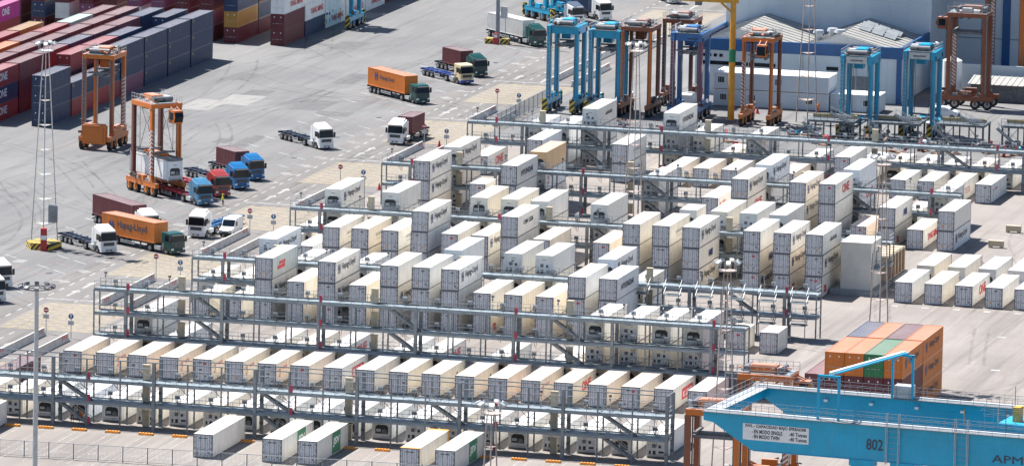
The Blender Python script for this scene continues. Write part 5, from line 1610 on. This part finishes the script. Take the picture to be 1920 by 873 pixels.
# jib crane
t_ = thing('jib_crane', 'yellow jib crane post with arm over the carriers', 'jib crane', (-25.9, 194.3, 0))
mb = MB(); mb.cyl((0, 0, 0), (0, 0, 19.0), 0.55, 'yellow', 14, 0.45); mb.box(-0.75, 0.75, -0.75, 0.75, 0, 0.3, 'frame'); mb.cyl((0, 0, 9.6), (0, 0, 11.6), 0.56, 'green', 14); obj('post', mb, t_)
mb = MB(); mb.box(-9.0, 0.8, -0.35, 0.35, 19.0, 20.0, 'yellow'); mb.bar((-2.0, 0, 19.0), (0, 0, 17.3), 0.3, 0.3, 'yellow'); obj('arm', mb, t_)
mb = MB(); mb.box(-6.2, -5.2, -0.4, 0.4, 18.4, 19.0, 'frame'); obj('hoist', mb, t_)

# ------------------------------------------------------------------ access stairs and frames near the last rack
def frame_stand(label, x, y, wx, dy, hz_):
    t_ = thing('spreader_stand', label, 'steel stand', (x, y, 0))
    for xx in (0.2, wx - 0.2):
        for yy in (0.2, dy - 0.2):
            mb = MB(); mb.box(xx - 0.14, xx + 0.14, yy - 0.14, yy + 0.14, 0, hz_, 'standsteel'); obj('post', mb, t_)
    mb = MB(); mb.box(0, wx, 0, dy, hz_, hz_ + 0.35, 'standsteel'); obj('deck', mb, t_)
    mb = MB(); mb.bar((0.3, dy * 0.6, hz_ + 0.7), (wx - 0.3, dy * 0.6, hz_ + 0.7), 0.6, 0.45, 'lineyellow'); mb.bar((wx * 0.55, dy * 0.3, hz_ + 0.9), (wx * 0.9, dy * 0.3, hz_ + 0.9), 0.5, 0.5, 'galv'); obj('spreader_beam', mb, t_)
    mb = MB()
    for q in range(int(wx) + 1):
        mb.bar((q * wx / int(wx), 0.05, hz_ + 0.35), (q * wx / int(wx), 0.05, hz_ + 1.4), 0.06, 0.06, 'standsteel')
    mb.bar((0, 0.05, hz_ + 1.4), (wx, 0.05, hz_ + 1.4), 0.06, 0.06, 'standsteel'); mb.bar((0, 0.05, hz_ + 0.9), (wx, 0.05, hz_ + 0.9), 0.05, 0.05, 'standsteel')
    obj('railing', mb, t_)
    obj('stair', stair_mesh(round(hz_, 2), 4.0), t_, (-0.5, -1.2, 0))
    for xx in (wx * 0.35, wx * 0.68):
        for yy in (0.2, dy - 0.2):
            mb = MB(); mb.box(xx - 0.1, xx + 0.1, yy - 0.1, yy + 0.1, 0, hz_, 'standsteel'); obj('post', mb, t_)
    mb = MB(); mb.bar((0.2, 0.2, 0.4), (wx * 0.35, 0.2, hz_ - 0.1), 0.08, 0.08, 'standsteel'); mb.bar((wx - 0.2, 0.2, 0.4), (wx * 0.68, 0.2, hz_ - 0.1), 0.08, 0.08, 'standsteel'); obj('brace', mb, t_)
    obj('stair', stair_mesh(1.4, 3.0), t_, (wx * 0.5, -1.1, hz_ + 0.35))
    for q in range(3):
        mb = MB(); mb.box(0.6 + q * 1.4, 1.5 + q * 1.4, 0.5, 1.5, 0, 1.1, rnd.choice(('frame', 'rust', 'standsteel'))); obj('stored_crate', mb, t_)
for k, (x, y) in enumerate(((-9.5, 176.5), (0.5, 178.0), (10.5, 180.0), (20.5, 181.5), (30.5, 183.0))):
    frame_stand('steel stand holding a yellow spreader beam, %s from the cabins' % ORD[k + 1], x, y, 7.6, 5.5, 3.2)
# pallets of parts under the carriers
for k in range(30):
    x = -44 + k * 2.55 + rnd.uniform(-0.6, 0.6); y = 172 + rnd.uniform(-3, 9)
    if -16 < x < -9.5: y = 184
    t_ = thing('parts_pile', 'pile of dark steel parts on the ground among the parked straddle carriers', 'parts', (x, y, 0), rnd.uniform(0, 3), 'piles of parts among the parked carriers')
    mb = MB(); mb.box(-0.9, 0.9, -0.7, 0.7, 0, 0.15, 'rust'); obj('pallet', mb, t_)
    for q in range(9):
        a = Vector((rnd.uniform(-1.1, 1.1), rnd.uniform(-0.8, 0.8), rnd.uniform(0.2, 1.6))); c = a + Vector((rnd.uniform(-0.9, 0.9), rnd.uniform(-0.5, 0.5), rnd.uniform(-0.1, 0.5)))
        mb = MB(); mb.bar(a, c, rnd.uniform(0.15, 0.5), rnd.uniform(0.15, 0.4), rnd.choice(('frame', 'rust', 'steel', 'dark', 'craneblue', 'red')))
        obj('part', mb, t_)

# ------------------------------------------------------------------ barriers, signs, fence, people, small things
def barrier(label, x, y0, y1, redend=True):
    t_ = thing('concrete_barrier', label, 'barrier', (x, y0, 0))
    L = y1 - y0; n = max(1, round(L / 3.0))
    for k in range(n):
        a = L * k / n + 0.02; c = L * (k + 1) / n - 0.02
        mb = MB(); mb.prism([(-0.32, 0), (0.32, 0), (0.30, 0.12), (0.14, 0.38), (0.10, 1.0), (-0.10, 1.0), (-0.14, 0.38), (-0.30, 0.12)], a, c, 'concrete')
        if redend and k in (0, n - 1):
            for q in range(3):
                yy = a + 0.3 + q * 0.8
                mb.box(-0.145, 0.145, yy, yy + 0.35, 0.4, 0.98, 'red') if False else mb.quadmesh([(0.142, yy, 0.42), (0.142, yy + 0.35, 0.42), (0.112, yy + 0.35, 0.98), (0.112, yy, 0.98)], [(0, 1, 2, 3)], 'red')
        obj('segment', mb, t_)
    return t_
sp = [('first', -60, -40.5), ('second', -15, 8), ('third', 31, 53), ('fourth', 79, 100), ('fifth', 127, 147), ('sixth', 176, 191), ('seventh', 226, 252), ('eighth', 258, 290)]
for nm, a, c in sp:
    barrier('white concrete barrier along the lane, road side, %s junction from crane' % nm, -63.9, a, c)
    barrier('white concrete barrier along the lane, rack side, %s junction from crane' % nm, -59.6, a - 2, c - 3)
def sign(label, x, y, h, colm, board=True):
    t_ = thing('road_sign', label, 'sign', (x, y, 0))
    mb = MB(); mb.cyl((0, 0, 0), (0, 0, h), 0.06, 'galv', 8); obj('pole', mb, t_)
    mb = MB(); mb.cyl((0, -0.06, h), (0, -0.09, h), 0.36, colm, 18); fc = obj('face', mb, t_)
    mb = MB()
    if colm == 'fascia':
        mb.box(-0.06, 0.06, -0.105, -0.09, h - 0.25, h + 0.1, 'white'); mb.poly([(-0.2, -0.105, h + 0.08), (0.2, -0.105, h + 0.08), (0, -0.105, h + 0.3)], 'white')
    else:
        mb.box(-0.3, 0.3, -0.105, -0.09, h - 0.07, h + 0.07, 'white')
    obj('symbol', mb, fc)
    if board:
        mb = MB(); mb.box(-0.4, 0.4, -0.08, -0.05, h - 1.15, h - 0.6, 'galv'); obj('plate', mb, t_)
cnt = 0
for q, (a, c) in enumerate(((-60, -40.5), (-15, 8), (31, 53), (79, 100), (127, 147), (176, 191))):
    sign('red round no-entry sign at the %s barrier end from crane' % ORD[q + 1], -63.9, c + 1.0, 3.2, 'red', q % 2 == 0)
    sign('blue round arrow sign at the %s barrier end from crane' % ORD[q + 1], -59.6, c - 1.6, 3.0, 'fascia', True)
# fences
def fence(label, x0, y0, x1, y1, n, h, solid=False):
    t_ = thing('fence', label, 'fence', (x0, y0, 0), math.atan2(y1 - y0, x1 - x0))
    L = math.hypot(x1 - x0, y1 - y0)
    for k in range(n + 1):
        mb = MB(); mb.box(-0.05, 0.05, -0.05, 0.05, 0, h, 'steel'); obj('post', mb, t_, (L * k / n, 0, 0))
    for k in range(n):
        mb = MB(); a, c = L * k / n + 0.06, L * (k + 1) / n - 0.06
        for z in (0.15, h - 0.08): mb.box(a, c, -0.03, 0.03, z, z + 0.06, 'galv')
        m_ = int((c - a) / 0.16)
        for q in range(m_): mb.box(a + q * 0.16, a + q * 0.16 + 0.02, -0.012, 0.012, 0.2, h - 0.08, 'galv')
        obj('mesh_panel', mb, t_)
fence('grey mesh fence along the numbered slots', -60.0, -126.2, 20.0, -123.0, 26, 2.0)
fence('mesh fence beside the parked blue straddle carrier', -58.6, 172.0, -58.6, 206.0, 12, 2.4)
# wheel stops
for k in range(-1, 18):
    x = -42.0 + 4.3 * k
    t_ = thing('wheel_stop', 'orange notched wheel stop, %s from the plain long container, before first rack' % ORD[k + 2], 'wheel stop', (x, -106.1, 0), 0, 'wheel stops before the first rack')
    mb = MB(); mb.box(-0.95, 0.95, -0.3, 0.3, 0.02, 0.10, 'amber'); obj('base', mb, t_)
    for q in range(5):
        mb = MB(); mb.box(-0.9 + q * 0.38, -0.65 + q * 0.38, -0.25, 0.25, 0.10, 0.28, 'amber'); obj('block', mb, t_)
# concrete benches
for lab, x, y in (('yellow concrete block nearest the electrical house', 39.8, 81.0), ('yellow concrete block nearest the last rack', 39.4, 96.0)):
    t_ = thing('concrete_block', lab, 'block', (x, y, 0))
    mb = MB(); mb.box(-1.1, 1.1, -0.35, 0.35, 0.25, 1.05, 'cream'); obj('beam', mb, t_)
    for s in (-0.8, 0.8):
        mb = MB(); mb.box(s - 0.25, s + 0.25, -0.3, 0.3, 0.0, 0.25, 'cream'); obj('foot', mb, t_)
# cones
for lab, x, y in (('orange traffic cone near the cabins', -24.0, 205.0), ('red traffic cone by the barrier of the driving truck', -61.6, 148.5), ('red traffic cone behind the barrier by the hatched junction', -58.0, 101.5)):
    t_ = thing('traffic_cone', lab, 'cone', (x, y, 0))
    mb = MB(); mb.box(-0.35, 0.35, -0.35, 0.35, 0, 0.08, 'red'); obj('base', mb, t_)
    mb = MB(); mb.cyl((0, 0, 0.08), (0, 0, 1.0), 0.28, 'red', 12, 0.07); obj('body', mb, t_)
# people
def person(label, x, y, z, rz, top, pants='cloth', helmet='white', pose=0, cat='person'):
    bmv = [(0, 0, 0.95), (0, 0, 1.2), (0, 0, 1.42), (0, 0, 1.52), (0, 0, 1.66), (0, 0, 1.74),
           (0.10, 0, 0.90), (0.11, 0.03, 0.5), (0.11, -0.02, 0.09), (0.11, 0.14, 0.04), (-0.10, 0, 0.90), (-0.12, -0.06, 0.5), (-0.12, -0.16, 0.09), (-0.12, 0.0, 0.04),
           (0.20, 0, 1.40), (0.29, 0.03, 1.12), (0.27, 0.20, 0.92 + 0.2 * pose), (0.26, 0.28, 0.90 + 0.25 * pose), (-0.20, 0, 1.40), (-0.30, -0.02, 1.12), (-0.30, 0.10, 0.88), (-0.29, 0.15, 0.80)]
    ed = [(0, 1), (1, 2), (2, 3), (3, 4), (4, 5), (0, 6), (6, 7), (7, 8), (8, 9), (0, 10), (10, 11), (11, 12), (12, 13), (2, 14), (14, 15), (15, 16), (16, 17), (2, 18), (18, 19), (19, 20), (20, 21)]
    rd = [0.15, 0.15, 0.15, 0.06, 0.105, 0.08, 0.095, 0.065, 0.05, 0.045, 0.095, 0.065, 0.05, 0.045, 0.07, 0.05, 0.038, 0.04, 0.07, 0.05, 0.038, 0.04]
    me = bpy.data.meshes.new('tmpbody'); me.from_pydata(bmv, ed, []); o = bpy.data.objects.new('tmpbody', me); COL.objects.link(o)
    sk = o.modifiers.new('s', 'SKIN')
    for k, v in enumerate(me.skin_vertices[0].data): v.radius = (rd[k], rd[k] * 0.85); v.use_root = (k == 0)
    ss = o.modifiers.new('u', 'SUBSURF'); ss.levels = 1; ss.render_levels = 1
    dg = bpy.context.evaluated_depsgraph_get(); bme = bpy.data.meshes.new_from_object(o.evaluated_get(dg)); bpy.data.objects.remove(o)
    bme.materials.clear()
    for k in (pants, top, 'skin', 'black'): bme.materials.append(M[k])
    for p in bme.polygons:
        c = p.center
        p.material_index = 3 if c.z < 0.11 else 2 if (c.z > 1.5 or (abs(c.x) > 0.2 and c.z < 0.98 and c.y > 0.1)) else 1 if c.z > 0.93 else 0
        p.use_smooth = True
    t_ = thing('person', label, cat, (x, y, z), rz)
    obj('body', bme, t_)
    mb = MB(); mb.cyl((0, 0.0, 1.72), (0, 0, 1.82), 0.125, helmet, 12, 0.07); mb.box(-0.09, 0.09, 0.05, 0.19, 1.71, 1.735, helmet); obj('helmet', mb, t_)
person('person in orange jacket and dark trousers walking at the rack foot', -40.4, -100.6, 0, 0.4, 'hiorange', 'cloth', 'hiorange')
person('person in orange vest a step behind, at the rack foot', -39.0, -101.6, 0, 2.8, 'hiorange', 'cloth', 'cloth', 1)
person('person in yellow-green vest standing in front of the red tractor', -75.0, 77.2, 0, 2.2, 'hivis', 'cloth', 'hivis')
person('person in yellow-green vest behind the empty trailer by the mast', -81.6, 36.6, 0.0, 1.0, 'hivis', 'cloth', 'hivis', 1)
person('person in yellow vest beside the first, behind the empty trailer', -80.9, 35.8, 0.0, 2.0, 'hivis', 'cloth', 'white')
person('person in yellow vest behind the dark green tractor and beige container', -80.5, 284.0, 0.0, 2.0, 'hivis', 'cloth', 'white')
person('person in orange top near the red tripod by the cabins', -14.9, 209.0, 0.0, 0.0, 'hiorange', 'red', 'hiorange')
